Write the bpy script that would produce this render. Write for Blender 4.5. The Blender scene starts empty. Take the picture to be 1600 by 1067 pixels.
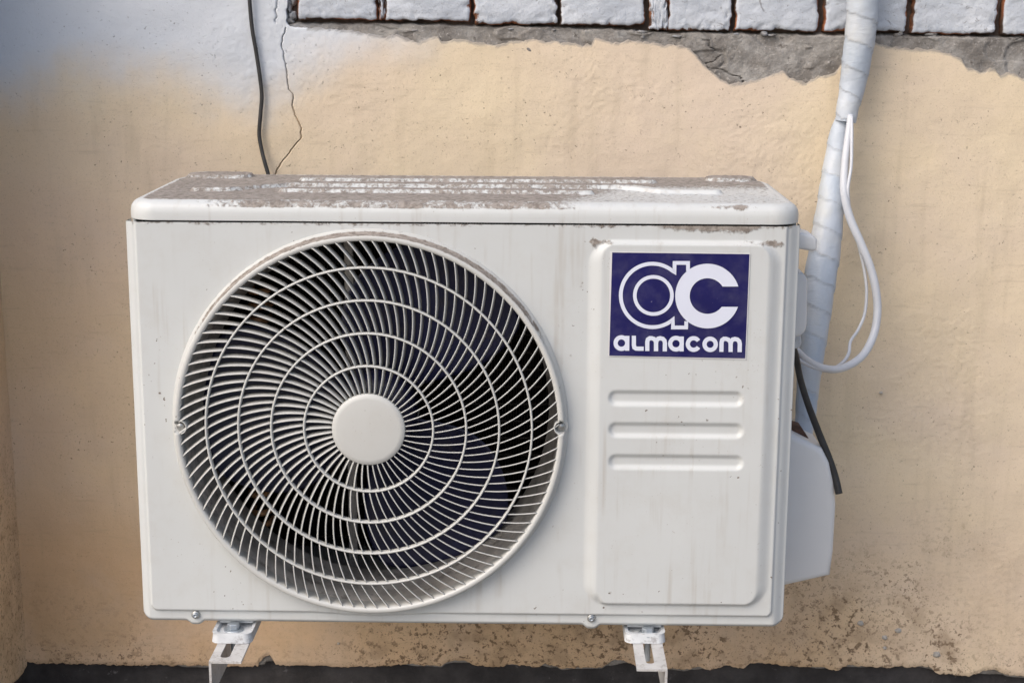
import bpy, math
import numpy as np
from mathutils import Vector

# ------------------------------------------------------------------ camera, world, sun, exposure
S = bpy.context.scene
COL = S.collection
CAM = np.array([0.0846, -1.8649, 0.7605])
PITCH, YAW, ROLL = math.radians(12.095), math.radians(-0.778), math.radians(0.3175)
FPX = 2466.1                      # focal length in pixels of a 1600 px wide picture


def cam_axes():
    cy, sy, cp, sp = math.cos(YAW), math.sin(YAW), math.cos(PITCH), math.sin(PITCH)
    fwd = np.array([sy * cp, cy * cp, -sp])
    right = np.array([cy, -sy, 0.0])
    up = np.cross(right, fwd)
    cr, sr = math.cos(ROLL), math.sin(ROLL)
    return cr * right + sr * up, -sr * right + cr * up, fwd


RT, UP, FW = cam_axes()
cd = bpy.data.cameras.new('camera')
cam = bpy.data.objects.new('camera', cd)
COL.objects.link(cam)
from mathutils import Matrix
# photograph y runs down: up vector as fitted
m = Matrix(((RT[0], UP[0], -FW[0], CAM[0]), (RT[1], UP[1], -FW[1], CAM[1]), (RT[2], UP[2], -FW[2], CAM[2]), (0, 0, 0, 1)))
cam.matrix_world = m
cd.sensor_width = 36
cd.lens = FPX / 1600 * 36
cd.clip_start = 0.05
cd.clip_end = 500
S.camera = cam

SUN_EL, SUN_AZ = math.radians(44), math.radians(-46)    # azimuth from the wall's normal towards the left (-x)
w = bpy.data.worlds.new('World')
S.world = w
w.use_nodes = True
nt = w.node_tree
bg = nt.nodes['Background']
sky = nt.nodes.new('ShaderNodeTexSky')
sky.sky_type = 'NISHITA'
sky.sun_disc = False
sky.sun_elevation = SUN_EL
# direction towards the sun
sd = Vector((math.sin(SUN_AZ) * math.cos(SUN_EL), -math.cos(SUN_AZ) * math.cos(SUN_EL), math.sin(SUN_EL)))
sky.sun_rotation = math.atan2(sd.x, sd.y)
sky.air_density = 1.0
sky.dust_density = 4.0
sky.ozone_density = 0.6
nt.links.new(sky.outputs[0], bg.inputs[0])
bg.inputs[1].default_value = 0.15
sl = bpy.data.lights.new('sun', 'SUN')
sl.energy = 1.25
sl.angle = math.radians(55)
sl.color = (1.0, 0.975, 0.945)
so = bpy.data.objects.new('sun', sl)
COL.objects.link(so)
so.rotation_euler = sd.to_track_quat('Z', 'Y').to_euler()
so.location = sd * 5
S.view_settings.view_transform = 'Standard'
S.view_settings.look = 'None'
S.view_settings.exposure = 0.32
S.view_settings.gamma = 1.0
S.view_settings.use_curve_mapping = False

# ------------------------------------------------------------------ helpers
WALL = 0.42          # plane of the plaster face
HT = 0.5045          # top of the front panel
SIDE = -0.70         # plane of the left-hand wall


def at(px, py, y):
    """point of the photograph's pixel on the vertical plane at depth y"""
    d = FW * FPX + RT * (px - 800) + UP * (533.5 - py)
    t = (y - CAM[1]) / d[1]
    p = CAM + d * t
    return float(p[0]), float(y), float(p[2])


def at_z(px, py, z):
    d = FW * FPX + RT * (px - 800) + UP * (533.5 - py)
    t = (z - CAM[2]) / d[2]
    p = CAM + d * t
    return float(p[0]), float(p[1]), float(z)


def vnoise(x, y, seed=0):
    r = np.random.RandomState(seed).rand(256, 256)
    xi = np.floor(x).astype(int); yi = np.floor(y).astype(int)
    fx = x - xi; fy = y - yi
    fx = fx * fx * (3 - 2 * fx); fy = fy * fy * (3 - 2 * fy)
    a = r[xi % 256, yi % 256]; b = r[(xi + 1) % 256, yi % 256]
    c = r[xi % 256, (yi + 1) % 256]; d = r[(xi + 1) % 256, (yi + 1) % 256]
    return (a * (1 - fx) + b * fx) * (1 - fy) + (c * (1 - fx) + d * fx) * fy


def fbm(x, y, scale, octv=4, seed=0, gain=0.5):
    s = 0; a = 1; t = 0
    for k in range(octv):
        s = s + a * vnoise(x * scale * 2 ** k + 17.3 * k, y * scale * 2 ** k + 9.1 * k, seed + k)
        t += a; a *= gain
    return s / t


def sstep(e0, e1, x):
    t = np.clip((x - e0) / (e1 - e0), 0, 1)
    return t * t * (3 - 2 * t)


def link(name, me, mat, parent=None, smooth=True, loc=None):
    o = bpy.data.objects.new(name, me)
    COL.objects.link(o)
    if mat is not None and not me.materials:
        me.materials.append(mat)
    if parent is not None:
        o.parent = parent
    if loc is not None:
        o.location = loc
    if smooth:
        me.polygons.foreach_set('use_smooth', [True] * len(me.polygons))
    return o


def mesh(name, v, f):
    me = bpy.data.meshes.new(name)
    me.from_pydata([tuple(map(float, p)) for p in v], [], [tuple(map(int, q)) for q in f])
    me.update()
    return me


def grid_mesh(name, X, Y, Z, attrs=None, keep=None, flip=False, closed_u=False):
    """mesh from 2-D coordinate arrays [rows, cols]; keep = boolean [rows-1, cols-1]"""
    R, C = X.shape
    co = np.stack([X, Y, Z], -1).reshape(-1, 3).astype(np.float32)
    idx = np.arange(R * C).reshape(R, C)
    if closed_u:
        nx = np.roll(idx, -1, axis=1)
        a, b, c, d = idx[:-1], nx[:-1], nx[1:], idx[1:]
    else:
        a, b, c, d = idx[:-1, :-1], idx[:-1, 1:], idx[1:, 1:], idx[1:, :-1]
    q = np.stack([a, b, c, d], -1)
    if keep is not None:
        q = q[keep]
    q = q.reshape(-1, 4)
    if flip:
        q = q[:, ::-1]
    me = bpy.data.meshes.new(name)
    n = len(q)
    me.vertices.add(len(co)); me.vertices.foreach_set('co', co.ravel())
    me.loops.add(n * 4); me.loops.foreach_set('vertex_index', q.ravel().astype(np.int32))
    me.polygons.add(n)
    me.polygons.foreach_set('loop_start', np.arange(0, n * 4, 4, dtype=np.int32))
    me.update(calc_edges=True)
    for k, a in (attrs or {}).items():
        at_ = me.attributes.new(k, 'FLOAT', 'POINT')
        at_.data.foreach_set('value', a.reshape(-1).astype(np.float32))
    me.validate()
    return me


def rbox(x0, x1, y0, y1, z0, z1, b=0.002, seg=2):
    """box with bevelled edges (bmesh), world coordinates"""
    import bmesh
    bm = bmesh.new()
    bmesh.ops.create_cube(bm, size=1)
    for v in bm.verts:
        v.co = Vector((x0 + (v.co.x + .5) * (x1 - x0), y0 + (v.co.y + .5) * (y1 - y0), z0 + (v.co.z + .5) * (z1 - z0)))
    if b > 0:
        bmesh.ops.bevel(bm, geom=list(bm.edges), offset=b, segments=seg, profile=0.5, affect='EDGES')
    me = bpy.data.meshes.new('box')
    bm.to_mesh(me); bm.free()
    return me


def prism(poly, y0, y1, b=0.0, seg=3, holes=None, axis='y', bevel_all=True):
    """polygon (list of 2-D points) extruded; axis y: points are (x, z); axis z: (x, y); axis x: (y, z)"""
    import bmesh
    bm = bmesh.new()

    def P(p, d):
        return {'y': (p[0], d, p[1]), 'z': (p[0], p[1], d), 'x': (d, p[0], p[1])}[axis]
    A = [bm.verts.new(P(p, y0)) for p in poly]
    B = [bm.verts.new(P(p, y1)) for p in poly]
    n = len(poly)
    bm.faces.new(A); bm.faces.new(B[::-1])
    for i in range(n):
        bm.faces.new((A[i], B[i], B[(i + 1) % n], A[(i + 1) % n]))
    bmesh.ops.recalc_face_normals(bm, faces=bm.faces)
    if b > 0:
        es = [e for e in bm.edges] if bevel_all else [e for e in bm.edges if all(v in A for v in e.verts) or all(v in B for v in e.verts)]
        bmesh.ops.bevel(bm, geom=es, offset=b, segments=seg, profile=0.5, affect='EDGES')
    me = bpy.data.meshes.new('prism')
    bm.to_mesh(me); bm.free()
    return me


def lathe(prof, n=96, cx=0, cz=0, cap=False):
    """profile of (radius, y) turned about the y axis at (cx, cz)"""
    th = np.linspace(0, 2 * np.pi, n, endpoint=False)
    r = np.array([p[0] for p in prof])[:, None]
    y = np.array([p[1] for p in prof])[:, None]
    X = cx + r * np.cos(th)[None]; Z = cz + r * np.sin(th)[None]; Y = y + 0 * th[None]
    return grid_mesh('lathe', X, Y, Z, closed_u=True)


def spline(pts, n):
    """Catmull-Rom through pts (k-D), n samples"""
    P = np.array(pts, float)
    P = np.vstack([2 * P[0] - P[1], P, 2 * P[-1] - P[-2]])
    m_ = len(P) - 3
    out = []
    for t in np.linspace(0, m_ - 1e-9, n):
        i = int(t); u = t - i
        a, b, c, d = P[i], P[i + 1], P[i + 2], P[i + 3]
        out.append(.5 * ((2 * b) + (-a + c) * u + (2 * a - 5 * b + 4 * c - d) * u * u + (-a + 3 * b - 3 * c + d) * u ** 3))
    return np.array(out)


def tube(path, rad, n=14, flat=1.0, attrs=None, caps=True):
    path = np.array(path); K = len(path)
    rad = np.broadcast_to(np.array(rad, float), (K,)) if np.ndim(rad) < 2 else rad
    T = np.gradient(path, axis=0); T /= np.linalg.norm(T, axis=1)[:, None]
    ref = np.array([0, 1.0, 0])
    th = np.linspace(0, 2 * np.pi, n, endpoint=False)
    X = np.zeros((K, n)); Y = X.copy(); Z = X.copy()
    for i in range(K):
        a = ref - T[i] * ref.dot(T[i])
        if np.linalg.norm(a) < .05:
            a = np.array([1.0, 0, 0]) - T[i] * T[i][0]
        a /= np.linalg.norm(a); b = np.cross(T[i], a)
        r = rad[i]
        p = path[i][None] + (np.cos(th) * flat * r)[:, None] * a + (np.sin(th) * r)[:, None] * b
        X[i], Y[i], Z[i] = p.T
    if caps:
        X = np.vstack([np.full((1, n), path[0][0]), X, np.full((1, n), path[-1][0])])
        Y = np.vstack([np.full((1, n), path[0][1]), Y, np.full((1, n), path[-1][1])])
        Z = np.vstack([np.full((1, n), path[0][2]), Z, np.full((1, n), path[-1][2])])
        if attrs:
            attrs = {k: np.vstack([a[:1], a, a[-1:]]) for k, a in attrs.items()}
    return grid_mesh('tube', X, Y, Z, attrs=attrs, closed_u=True)


def join_data(meshes):
    V = []; F = []; o = 0
    for me in meshes:
        V += [tuple(v.co) for v in me.vertices]
        F += [tuple(i + o for i in p.vertices) for p in me.polygons]
        o += len(me.vertices)
    return mesh('joined', V, F)


def thing(name, label, cat, loc=(0, 0, 0), group=None):
    o = bpy.data.objects.new(name, None)
    COL.objects.link(o)
    o.location = loc
    o.empty_display_size = .05
    o['label'] = label; o['category'] = cat
    if group:
        o['group'] = group
    return o


def tag(o, label, cat, group=None):
    o['label'] = label; o['category'] = cat
    if group:
        o['group'] = group
    return o


# ------------------------------------------------------------------ materials
class NT:
    def __init__(s, name):
        s.m = bpy.data.materials.new(name); s.m.use_nodes = True
        s.t = s.m.node_tree
        s.b = s.t.nodes['Principled BSDF']
        s.tc = s.t.nodes.new('ShaderNodeTexCoord')

    def n(s, ty, **k):
        o = s.t.nodes.new(ty)
        for a, v in k.items():
            setattr(o, a, v)
        return o

    def l(s, a, b):
        s.t.links.new(a, b)

    def noise(s, scale, detail=4, rough=.5, vec=None, stretch=None, dist=0):
        o = s.n('ShaderNodeTexNoise')
        o.inputs['Scale'].default_value = scale; o.inputs['Detail'].default_value = detail
        o.inputs['Roughness'].default_value = rough; o.inputs['Distortion'].default_value = dist
        if stretch:
            mp = s.n('ShaderNodeMapping'); mp.inputs['Scale'].default_value = stretch
            s.l(s.tc.outputs['Object'], mp.inputs[0]); s.l(mp.outputs[0], o.inputs['Vector'])
        else:
            s.l(s.tc.outputs['Object'], o.inputs['Vector'])
        return o.outputs['Fac']

    def ramp(s, f, a, b, ca=0., cb=1.):
        o = s.n('ShaderNodeMapRange'); o.interpolation_type = 'SMOOTHSTEP'
        o.inputs[1].default_value = a; o.inputs[2].default_value = b
        o.inputs[3].default_value = ca; o.inputs[4].default_value = cb
        s.l(f, o.inputs[0]); return o.outputs[0]

    def math(s, op, a, b):
        o = s.n('ShaderNodeMath', operation=op)
        for i, v in enumerate((a, b)):
            if isinstance(v, (int, float)):
                o.inputs[i].default_value = v
            else:
                s.l(v, o.inputs[i])
        return o.outputs[0]

    def attr(s, name):
        o = s.n('ShaderNodeAttribute'); o.attribute_name = name
        return o.outputs['Fac']

    def mix(s, f, a, b, mode='MIX'):
        o = s.n('ShaderNodeMix', data_type='RGBA', blend_type=mode)
        for i, v in ((0, f), (6, a), (7, b)):
            if isinstance(v, (int, float)):
                o.inputs[i].default_value = v
            elif isinstance(v, tuple):
                o.inputs[i].default_value = (*v, 1)
            else:
                s.l(v, o.inputs[i])
        return o.outputs[2]

    def bump(s, h, strength=.3, dist=.001, prev=None):
        o = s.n('ShaderNodeBump'); o.inputs['Strength'].default_value = strength
        o.inputs['Distance'].default_value = dist
        s.l(h, o.inputs['Height'])
        if prev is not None:
            s.l(prev, o.inputs['Normal'])
        return o.outputs[0]

    def done(s, col, rough=.6, metal=0., normal=None, spec=None):
        for k, v in (('Base Color', col), ('Roughness', rough), ('Metallic', metal)):
            if isinstance(v, (int, float)):
                s.b.inputs[k].default_value = v
            elif isinstance(v, tuple):
                s.b.inputs[k].default_value = (*v, 1)
            else:
                s.l(v, s.b.inputs[k])
        if normal is not None:
            s.l(normal, s.b.inputs['Normal'])
        if spec is not None:
            s.b.inputs['Specular IOR Level'].default_value = spec
        return s.m


def m_plaster(name='plaster_paint'):
    s = NT(name)
    big = s.noise(2.6, 3, .5)
    mid = s.noise(9, 4, .6)
    base = s.mix(s.ramp(big, .35, .65), (.70, .585, .42), (.675, .56, .44))
    base = s.mix(s.ramp(mid, .45, .75, 0, .45), base, (.74, .63, .45))
    base = s.mix(s.math('MULTIPLY', s.attr('ochre'), .85), base, s.mix(s.ramp(mid, .35, .7), (.54, .345, .19), (.62, .405, .235)))
    # thin paint rubbed off on the high spots, tiny dark pits, dragged marks
    fine = s.noise(420, 3, .6)
    base = s.mix(s.ramp(fine, .57, .76, 0, .42), base, (.25, .19, .13))
    pits = s.noise(230, 3, .55)
    gate = s.ramp(s.noise(11, 4, .65), .42, .62)
    cloud = s.noise(5.5, 5, .65)
    base = s.mix(s.ramp(cloud, .42, .72, 0, .35), base, (.60, .50, .42))
    grit = s.noise(1100, 2, .6)
    base = s.mix(s.ramp(grit, .55, .75, 0, .35), base, (.36, .28, .20))
    base = s.mix(s.math('MULTIPLY', s.ramp(pits, .665, .71), s.math('MULTIPLY', gate, .7)), base, (.10, .075, .05))
    drag = s.noise(60, 3, .6, stretch=(.25, 1, 2.2))
    base = s.mix(s.ramp(drag, .56, .80, 0, .22), base, (.30, .24, .17))
    run = s.noise(30, 3, .55, stretch=(1.6, 1, .16))
    base = s.mix(s.ramp(run, .50, .85, 0, .20), base, (.28, .23, .15))
    # blue grey overspray
    pn = s.math('ADD', s.attr('paint'), s.math('MULTIPLY', s.math('SUBTRACT', s.noise(26, 5, .7), .5), .35))
    blue = s.mix(s.ramp(big, .4, .65), (.57, .605, .655), (.60, .63, .67))
    blue = s.mix(s.ramp(fine, .60, .74, 0, .22), blue, (.26, .29, .33))
    blue = s.mix(s.math('MULTIPLY', s.ramp(pits, .665, .71), s.math('MULTIPLY', gate, .6)), blue, (.12, .12, .13))
    base = s.mix(s.ramp(pn, .12, .95), base, blue)
    # mould and splash stains
    st = s.attr('stain')
    spots = s.noise(130, 4, .6, dist=.25)
    blot = s.noise(24, 3, .6)
    f = s.math('MULTIPLY', st, s.ramp(spots, .54, .63))
    base = s.mix(s.math('MULTIPLY', f, .80), base, (.12, .075, .045))
    base = s.mix(s.math('MULTIPLY', s.ramp(s.noise(330, 3, .6), .60, .68), s.math('MULTIPLY', s.ramp(st, .05, .5), .7)), base, (.07, .045, .03))
    base = s.mix(s.math('MULTIPLY', st, s.ramp(blot, .45, .65, 0, .45)), base, (.27, .19, .12))
    # bare grey render where the paint layer is chipped
    base = s.mix(s.attr('bare'), base, (.21, .20, .19))
    h = s.math('ADD', s.math('MULTIPLY', s.noise(150, 5, .6), .8), s.math('MULTIPLY', s.noise(750, 3, .6), .6))
    nr = s.bump(h, .42, .0015)
    nr = s.bump(s.ramp(pits, .64, .72, 0, -1), .5, .001, nr)
    return s.done(base, .93, 0, nr, spec=.2)


def m_mortar():
    s = NT('old_mortar')
    a = s.noise(30, 5, .7); b = s.noise(220, 3, .6)
    c = s.mix(s.ramp(a, .35, .7), (.20, .185, .17), (.36, .345, .325))
    c = s.mix(s.ramp(b, .58, .72, 0, .6), c, (.47, .45, .43))
    c = s.mix(s.ramp(s.noise(90, 4, .7), .60, .70, 0, .7), c, (.07, .062, .055))
    c = s.mix(s.math('MULTIPLY', s.attr('paint'), s.ramp(s.noise(45, 4, .7), .38, .6)), c, (.42, .45, .50))
    c = s.mix(s.attr('crack'), c, (.03, .026, .022))
    nr = s.bump(s.noise(260, 5, .7), .8, .003)
    return s.done(c, .95, 0, nr, spec=.15)


def m_brick():
    s = NT('whitewashed_brick')
    oi = s.n('ShaderNodeObjectInfo')
    clay = s.mix(s.ramp(s.noise(60, 4, .6), .35, .7), (.20, .075, .035), (.34, .14, .07))
    geo = s.n('ShaderNodeNewGeometry')
    sep = s.n('ShaderNodeSeparateXYZ'); s.l(geo.outputs['Normal'], sep.inputs[0])
    front = s.ramp(s.math('MULTIPLY', sep.outputs[1], -1), .50, .8)
    chip = s.ramp(s.math('ADD', s.attr('edge'), s.math('MULTIPLY', s.math('SUBTRACT', s.noise(70, 5, .7), .5), 2.4)), .62, .98)
    bl = s.mix(s.ramp(s.noise(12, 3, .5), .35, .7), (.44, .475, .53), (.58, .61, .655))
    bl = s.mix(s.ramp(s.noise(300, 4, .7), .56, .72, 0, .6), bl, (.25, .25, .26))
    bl = s.mix(s.ramp(s.noise(55, 5, .75, dist=1.2), .61, .66, 0, .7), bl, (.22, .215, .22))
    f = s.math('MULTIPLY', front, s.math('SUBTRACT', 1.0, chip))
    grime = s.mix(s.ramp(s.noise(24, 3, .5), .4, .6), clay, (.075, .05, .038))
    c = s.mix(f, grime, bl)
    nr = s.bump(s.noise(210, 5, .7), .7, .0022)
    return s.done(c, .9, 0, nr, spec=.2)


def m_plinth():
    s = NT('bitumen_plinth')
    c = s.mix(s.ramp(s.noise(18, 4, .6), .35, .7), (.022, .020, .021), (.050, .046, .047))
    c = s.mix(s.ramp(s.noise(55, 5, .75), .62, .72, 0, .6), c, (.17, .165, .17))
    nr = s.bump(s.noise(90, 5, .6), .7, .004)
    return s.done(c, .85, 0, nr)


def m_white(name, col=(.565, .583, .582), dirt_mul=1.0, rough=.42, streak=True, dsc=130):
    s = NT(name)
    c = s.mix(s.ramp(s.noise(5, 3, .5), .35, .65), col, tuple(x * .965 for x in col))
    if streak:
        k = s.noise(55, 3, .6, stretch=(1.3, 1.3, .07))
        k2 = s.noise(12, 3, .6)
        c = s.mix(s.math('MULTIPLY', s.ramp(k, .52, .75), s.ramp(k2, .38, .62, 0, .45)), c, (.36, .32, .27))
    sp = s.noise(150, 2, .5)
    c = s.mix(s.math('MULTIPLY', s.ramp(sp, .725, .75), s.ramp(s.noise(9, 2, .5), .5, .6)), c, (.14, .11, .09))
    c = s.mix(s.ramp(s.noise(22, 5, .7), .45, .75, 0, .16), c, (.42, .39, .34))
    c = s.mix(s.math('MULTIPLY', s.ramp(s.noise(420, 2, .5), .70, .74), s.ramp(s.noise(16, 3, .6), .5, .66, 0, .7)), c, (.22, .17, .13))
    d = s.attr('dirt')
    dn = s.noise(dsc, 5, .72, dist=.4)
    dd = s.math('ADD', d, s.math('MULTIPLY', s.math('SUBTRACT', dn, .5), 1.3))
    dirtc = s.mix(s.ramp(s.noise(130, 4, .7), .4, .65), (.29, .253, .222), (.155, .125, .102))
    msk = s.ramp(dd, .42, .72)
    gated = s.math('MULTIPLY', msk, s.ramp(d, .02, .12))
    c = s.mix(s.math('MULTIPLY', gated, .92 * dirt_mul), c, dirtc)
    nr = s.bump(s.noise(900, 2, .5), .05, .0004)
    nr = s.bump(s.math('MULTIPLY', gated, s.noise(240, 4, .7)), .7, .0016, nr)
    r = s.math('ADD', s.math('MULTIPLY', gated, .45), rough)
    return s.done(c, r, 0, nr)


def m_simple(name, col, rough=.5, metal=0., var=.12, scale=20, bump=0., spec=None, dirt=None, scuff=False):
    s = NT(name)
    c = s.mix(s.ramp(s.noise(scale, 4, .6), .3, .7), tuple(x * (1 - var) for x in col), tuple(min(1, x * (1 + var)) for x in col))
    if dirt:
        c = s.mix(s.ramp(s.noise(scale * 3.1, 5, .7), .52, .68, 0, dirt[1]), c, dirt[0])
    if scuff:
        c = s.mix(s.ramp(s.noise(260, 3, .6), .70, .74, 0, .45), c, (.35, .34, .42))
        c = s.mix(s.ramp(s.noise(35, 4, .6), .4, .75, 0, .12), c, (.25, .24, .30))
    nr = s.bump(s.noise(scale * 12, 4, .6), bump, .001) if bump else None
    return s.done(c, rough, metal, nr, spec)


M_PL = m_plaster(); M_MO = m_mortar(); M_BR = m_brick(); M_PT = m_plinth()
M_WH = m_white('painted_sheet_metal')
M_TOP = m_white('dusty_cover_metal', (.575, .592, .59), streak=True, rough=.4, dsc=170)
M_GR = m_white('grille_plastic', (.535, .538, .52), rough=.42, streak=False)
M_COVER = m_simple('pale_blue_plastic', (.68, .685, .69), .4, 0, .03, 8)
M_FEET = m_simple('weathered_white_enamel', (.58, .60, .62), .45, .0, .08, 30, .2, dirt=((.27, .26, .26), .75))
M_ARM = m_simple('galvanised_steel', (.58, .57, .56), .45, .25, .1, 35, .15, dirt=((.28, .25, .22), .6))
M_ZINC = m_simple('zinc_bolt', (.42, .46, .50), .4, .7, .15, 60, .2)
M_SCREW = m_simple('screw_steel', (.40, .40, .39), .35, .8, .15, 80)
M_FAN = m_simple('navy_fan_plastic', (.013, .015, .052), .42, 0, .25, 10, dirt=((.05, .045, .055), .45))
M_SHR = m_simple('shroud_metal', (.56, .53, .50), .35, .2, .3, 16, .1, dirt=((.10, .085, .07), .6))
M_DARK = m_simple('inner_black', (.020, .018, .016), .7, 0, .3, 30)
M_FIN = m_simple('coil_fin', (.045, .036, .028), .5, .3, .3, 60)
M_COP = m_simple('copper', (.62, .33, .17), .45, .3, .25, 50)
M_BLK = m_simple('black_cable_rubber', (.028, .027, .027), .5, 0, .3, 60)
M_WCAB = m_simple('white_cable_sheath', (.56, .58, .62), .4, 0, .04, 30)
M_NAVY = m_simple('sticker_navy', (.010, .009, .085), .45, 0, .12, 12, spec=.25, dirt=None, scuff=True)
M_PRINT = m_simple('sticker_white', (.66, .69, .80), .42, 0, .03, 12)
M_EDGE = m_simple('sticker_border', (.64, .63, .64), .45, 0, .03, 12)

# ------------------------------------------------------------------ ground
me = mesh('ground', [(-60, -60, -1.1), (60, -60, -1.1), (60, 60, -1.1), (-60, 60, -1.1)], [(0, 1, 2, 3)])
g = link('ground', me, m_simple('yard_concrete', (.22, .20, .175), .9, 0, .2, 3, .3), smooth=False)
g['kind'] = 'structure'

# ------------------------------------------------------------------ the plastered back wall
wall = thing('building_wall', 'peach plastered wall with a row of whitewashed bricks showing at the top', 'wall', (0, WALL, -1.1))


def child(o, parent):
    """keep world placement while parenting to an unrotated empty"""
    o.parent = parent
    o.matrix_parent_inverse = Matrix.Translation(-Vector(parent.location))
    return o


TOPE = [(-400, 38), (447, 41), (470, 44), (520, 45), (560, 50), (594, 56), (603, 59), (620, 54), (636, 62), (656, 66),
        (679, 57), (685, 56), (689, 66), (702, 64), (715, 62), (731, 64), (754, 68), (777, 71), (794, 66), (820, 63), (840, 61), (853, 66), (869, 63),
        (876, 68), (889, 67), (910, 71), (926, 69), (929, 59), (951, 63), (955, 67), (971, 66), (986, 62), (1015, 66), (1034, 71), (1049, 69), (1073, 73),
        (1086, 84), (1099, 100), (1112, 112), (1126, 123), (1141, 131), (1160, 131), (1175, 126), (1194, 122), (1210, 114), (1225, 112), (1233, 121),
        (1244, 126), (1260, 130), (1276, 121), (1305, 115), (1315, 102), (1340, 70), (1365, 67), (1389, 72), (1423, 77), (1462, 78), (1483, 84), (1502, 93),
        (1512, 108), (1523, 108), (1536, 114), (1549, 108), (1557, 110), (1563, 119), (1578, 114), (1600, 123), (1700, 118), (1900, 100), (2600, 90)]
BOTE = [(-400, 1030), (42, 1035), (60, 1038), (100, 1037), (200, 1040), (220, 1041), (248, 1039), (266, 1041), (284, 1040), (352, 1042), (412, 1041), (414, 1034),
        (436, 1025), (444, 1025), (456, 1039), (474, 1040), (521, 1041), (545, 1042), (590, 1041), (640, 1038), (690, 1041), (700, 1034), (725, 1033), (745, 1041), (780, 1043), (800, 1038),
        (820, 1041), (842, 1043), (850, 1037), (872, 1043), (876, 1046), (893, 1044), (925, 1043), (942, 1043), (955, 1033), (970, 1030), (992, 1040),
        (1052, 1045), (1069, 1047), (1094, 1041), (1103, 1046), (1124, 1045), (1135, 1039), (1150, 1042), (1162, 1044), (1172, 1035), (1200, 1037), (1225, 1040), (1290, 1044), (1300, 1047), (1310, 1048), (1326, 1039), (1350, 1042),
        (1385, 1044), (1410, 1040), (1418, 1043), (1440, 1041), (1452, 1042), (1465, 1052), (1515, 1057), (1540, 1047), (1555, 1047), (1575, 1055), (1600, 1057), (1700, 1060), (2600, 1075)]


def edge_fn(pl):
    P = np.array([at(a, b, WALL) for a, b in pl])
    xs = P[:, 0].copy()
    for i in range(1, len(xs)):
        xs[i] = max(xs[i], xs[i - 1] + 1e-4)
    return lambda x: np.interp(x, xs, P[:, 2])


top_z, bot_z = edge_fn(TOPE), edge_fn(BOTE)
CR = [(447, 40), (440, 68), (443, 88), (447, 110), (449, 130), (452, 140), (458, 148), (457, 165), (460, 180), (466, 190), (470, 200), (470, 218), (463, 224), (455, 235), (446, 246), (437, 258), (428, 275), (422, 300), (425, 360)]
Pc = np.array([at(a, b, WALL) for a, b in CR])
x0c = float(Pc[0, 0])
xa = np.arange(SIDE - .004, .86, .0026)
xa = np.concatenate([xa[np.abs(xa - x0c) > .0016], [x0c - .0011, x0c - .0005, x0c + .0005, x0c + .0011], np.arange(.88, 1.9, .03)])
xa.sort()
RN = 430
t = np.linspace(0, 1, RN)[:, None]
zc_top = float(Pc[0, 2]) - .001
zu0 = float(at(300, 38, WALL)[2]) - .0002
zt, zb = np.where(xa < x0c + .004, zu0, np.minimum(top_z(xa), zu0))[None], bot_z(xa)[None]
jt = (fbm(xa, xa * 0, 190, 4, 5, .7) - .5)[None] * .0060
jt_top = jt * (xa > x0c + .01)[None]
Z = (zb + jt) + t * ((zt + jt_top * 1.2) - (zb + jt))
X = np.repeat(xa[None], RN, 0)
zc = Pc[::-1, 2]; xc = Pc[::-1, 0]
offs = np.interp(Z, zc, xc) - x0c + (fbm(Z, Z * 0, 220, 3, 8) - .5) * .003 * sstep(0, .004, zc_top - Z)
X = X + offs * np.exp(-((X - x0c) / .055) ** 2)
rel = (fbm(X, Z, 9, 3, 11) - .5) * .006 + (fbm(X, Z, 60, 3, 21) - .5) * .0009
patch = sstep(.5, .68, fbm(X, Z, 7, 2, 31))
rel += (fbm(X * 1.0, Z * .9, 250, 2, 41) - .5) * .0009 * (.25 + patch)
# plaster thins out and breaks at its edges
etop = (zt - Z); ebot = (Z - zb)
rel -= .0025 * (1 - sstep(0, .008, ebot))
rel -= .0010 * (1 - sstep(0, .0015, etop)) * (X > x0c + .004)
Y = WALL - rel
ci = np.where(np.abs(xa - x0c) < .0006)[0]
gd = np.clip(np.interp(Z[:, ci], [-.1, .15, .5, 2], [0, .25, 1, 1]), 0, 1)
Y[:, ci] += .010 * gd
# attributes: overspray, stains
pxx = np.array([-200, 0, 60, 100, 200, 300, 380, 430, 480, 530, 560, 600, 650, 720, 900, 2000])
pyy = np.array([140, 145, 135, 115, 112, 132, 150, 152, 130, 108, 92, 70, 50, 20, -40, -60])
PB = np.array([at(a, b, WALL) for a, b in zip(pxx, pyy)])
paint = .5 + (Z - np.interp(X, PB[:, 0], PB[:, 2])) / .15
paint = np.clip(paint + (fbm(X, Z, 12, 3, 51) - .5) * .35, 0, 1)
bare = np.clip((1 - sstep(.0015, .0045, etop + (fbm(X, Z, 120, 3, 61) - .5) * .004)) * .75 * (X > x0c + .03), 0, 1)
# stains: under the unit, right of it low down, at the wall foot
sx = lambda a, b, c, d: sstep(a, b, X) * (1 - sstep(c, d, X))
sz = lambda a, b: 1 - sstep(a, b, Z)
stain = sz(-.17, -.02) * sx(-.20, .05, .62, .80) * .85
stain += sz(-.19, -.10) * .28
stain += sx(.45, .50, .85, .95) * sz(-.12, .10) * .30 + sz(-.225, -.20) * .35
stain = np.clip(stain * (.35 + 1.1 * sstep(.35, .62, fbm(X, Z, 11, 3, 71))), 0, 1)
ochre = np.clip(sz(-.22, .12) * .85 * (1 - .7 * sstep(.45, .75, X)) + (1 - sstep(-.62, -.30, X)) * sz(.25, .75) * .42, 0, .9)  # darker ochre tone towards the wall foot and the lower left
keep = np.ones((RN + 1, len(xa) - 1), bool)
keep[-1, xa[:-1] < x0c + .004] = False
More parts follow.
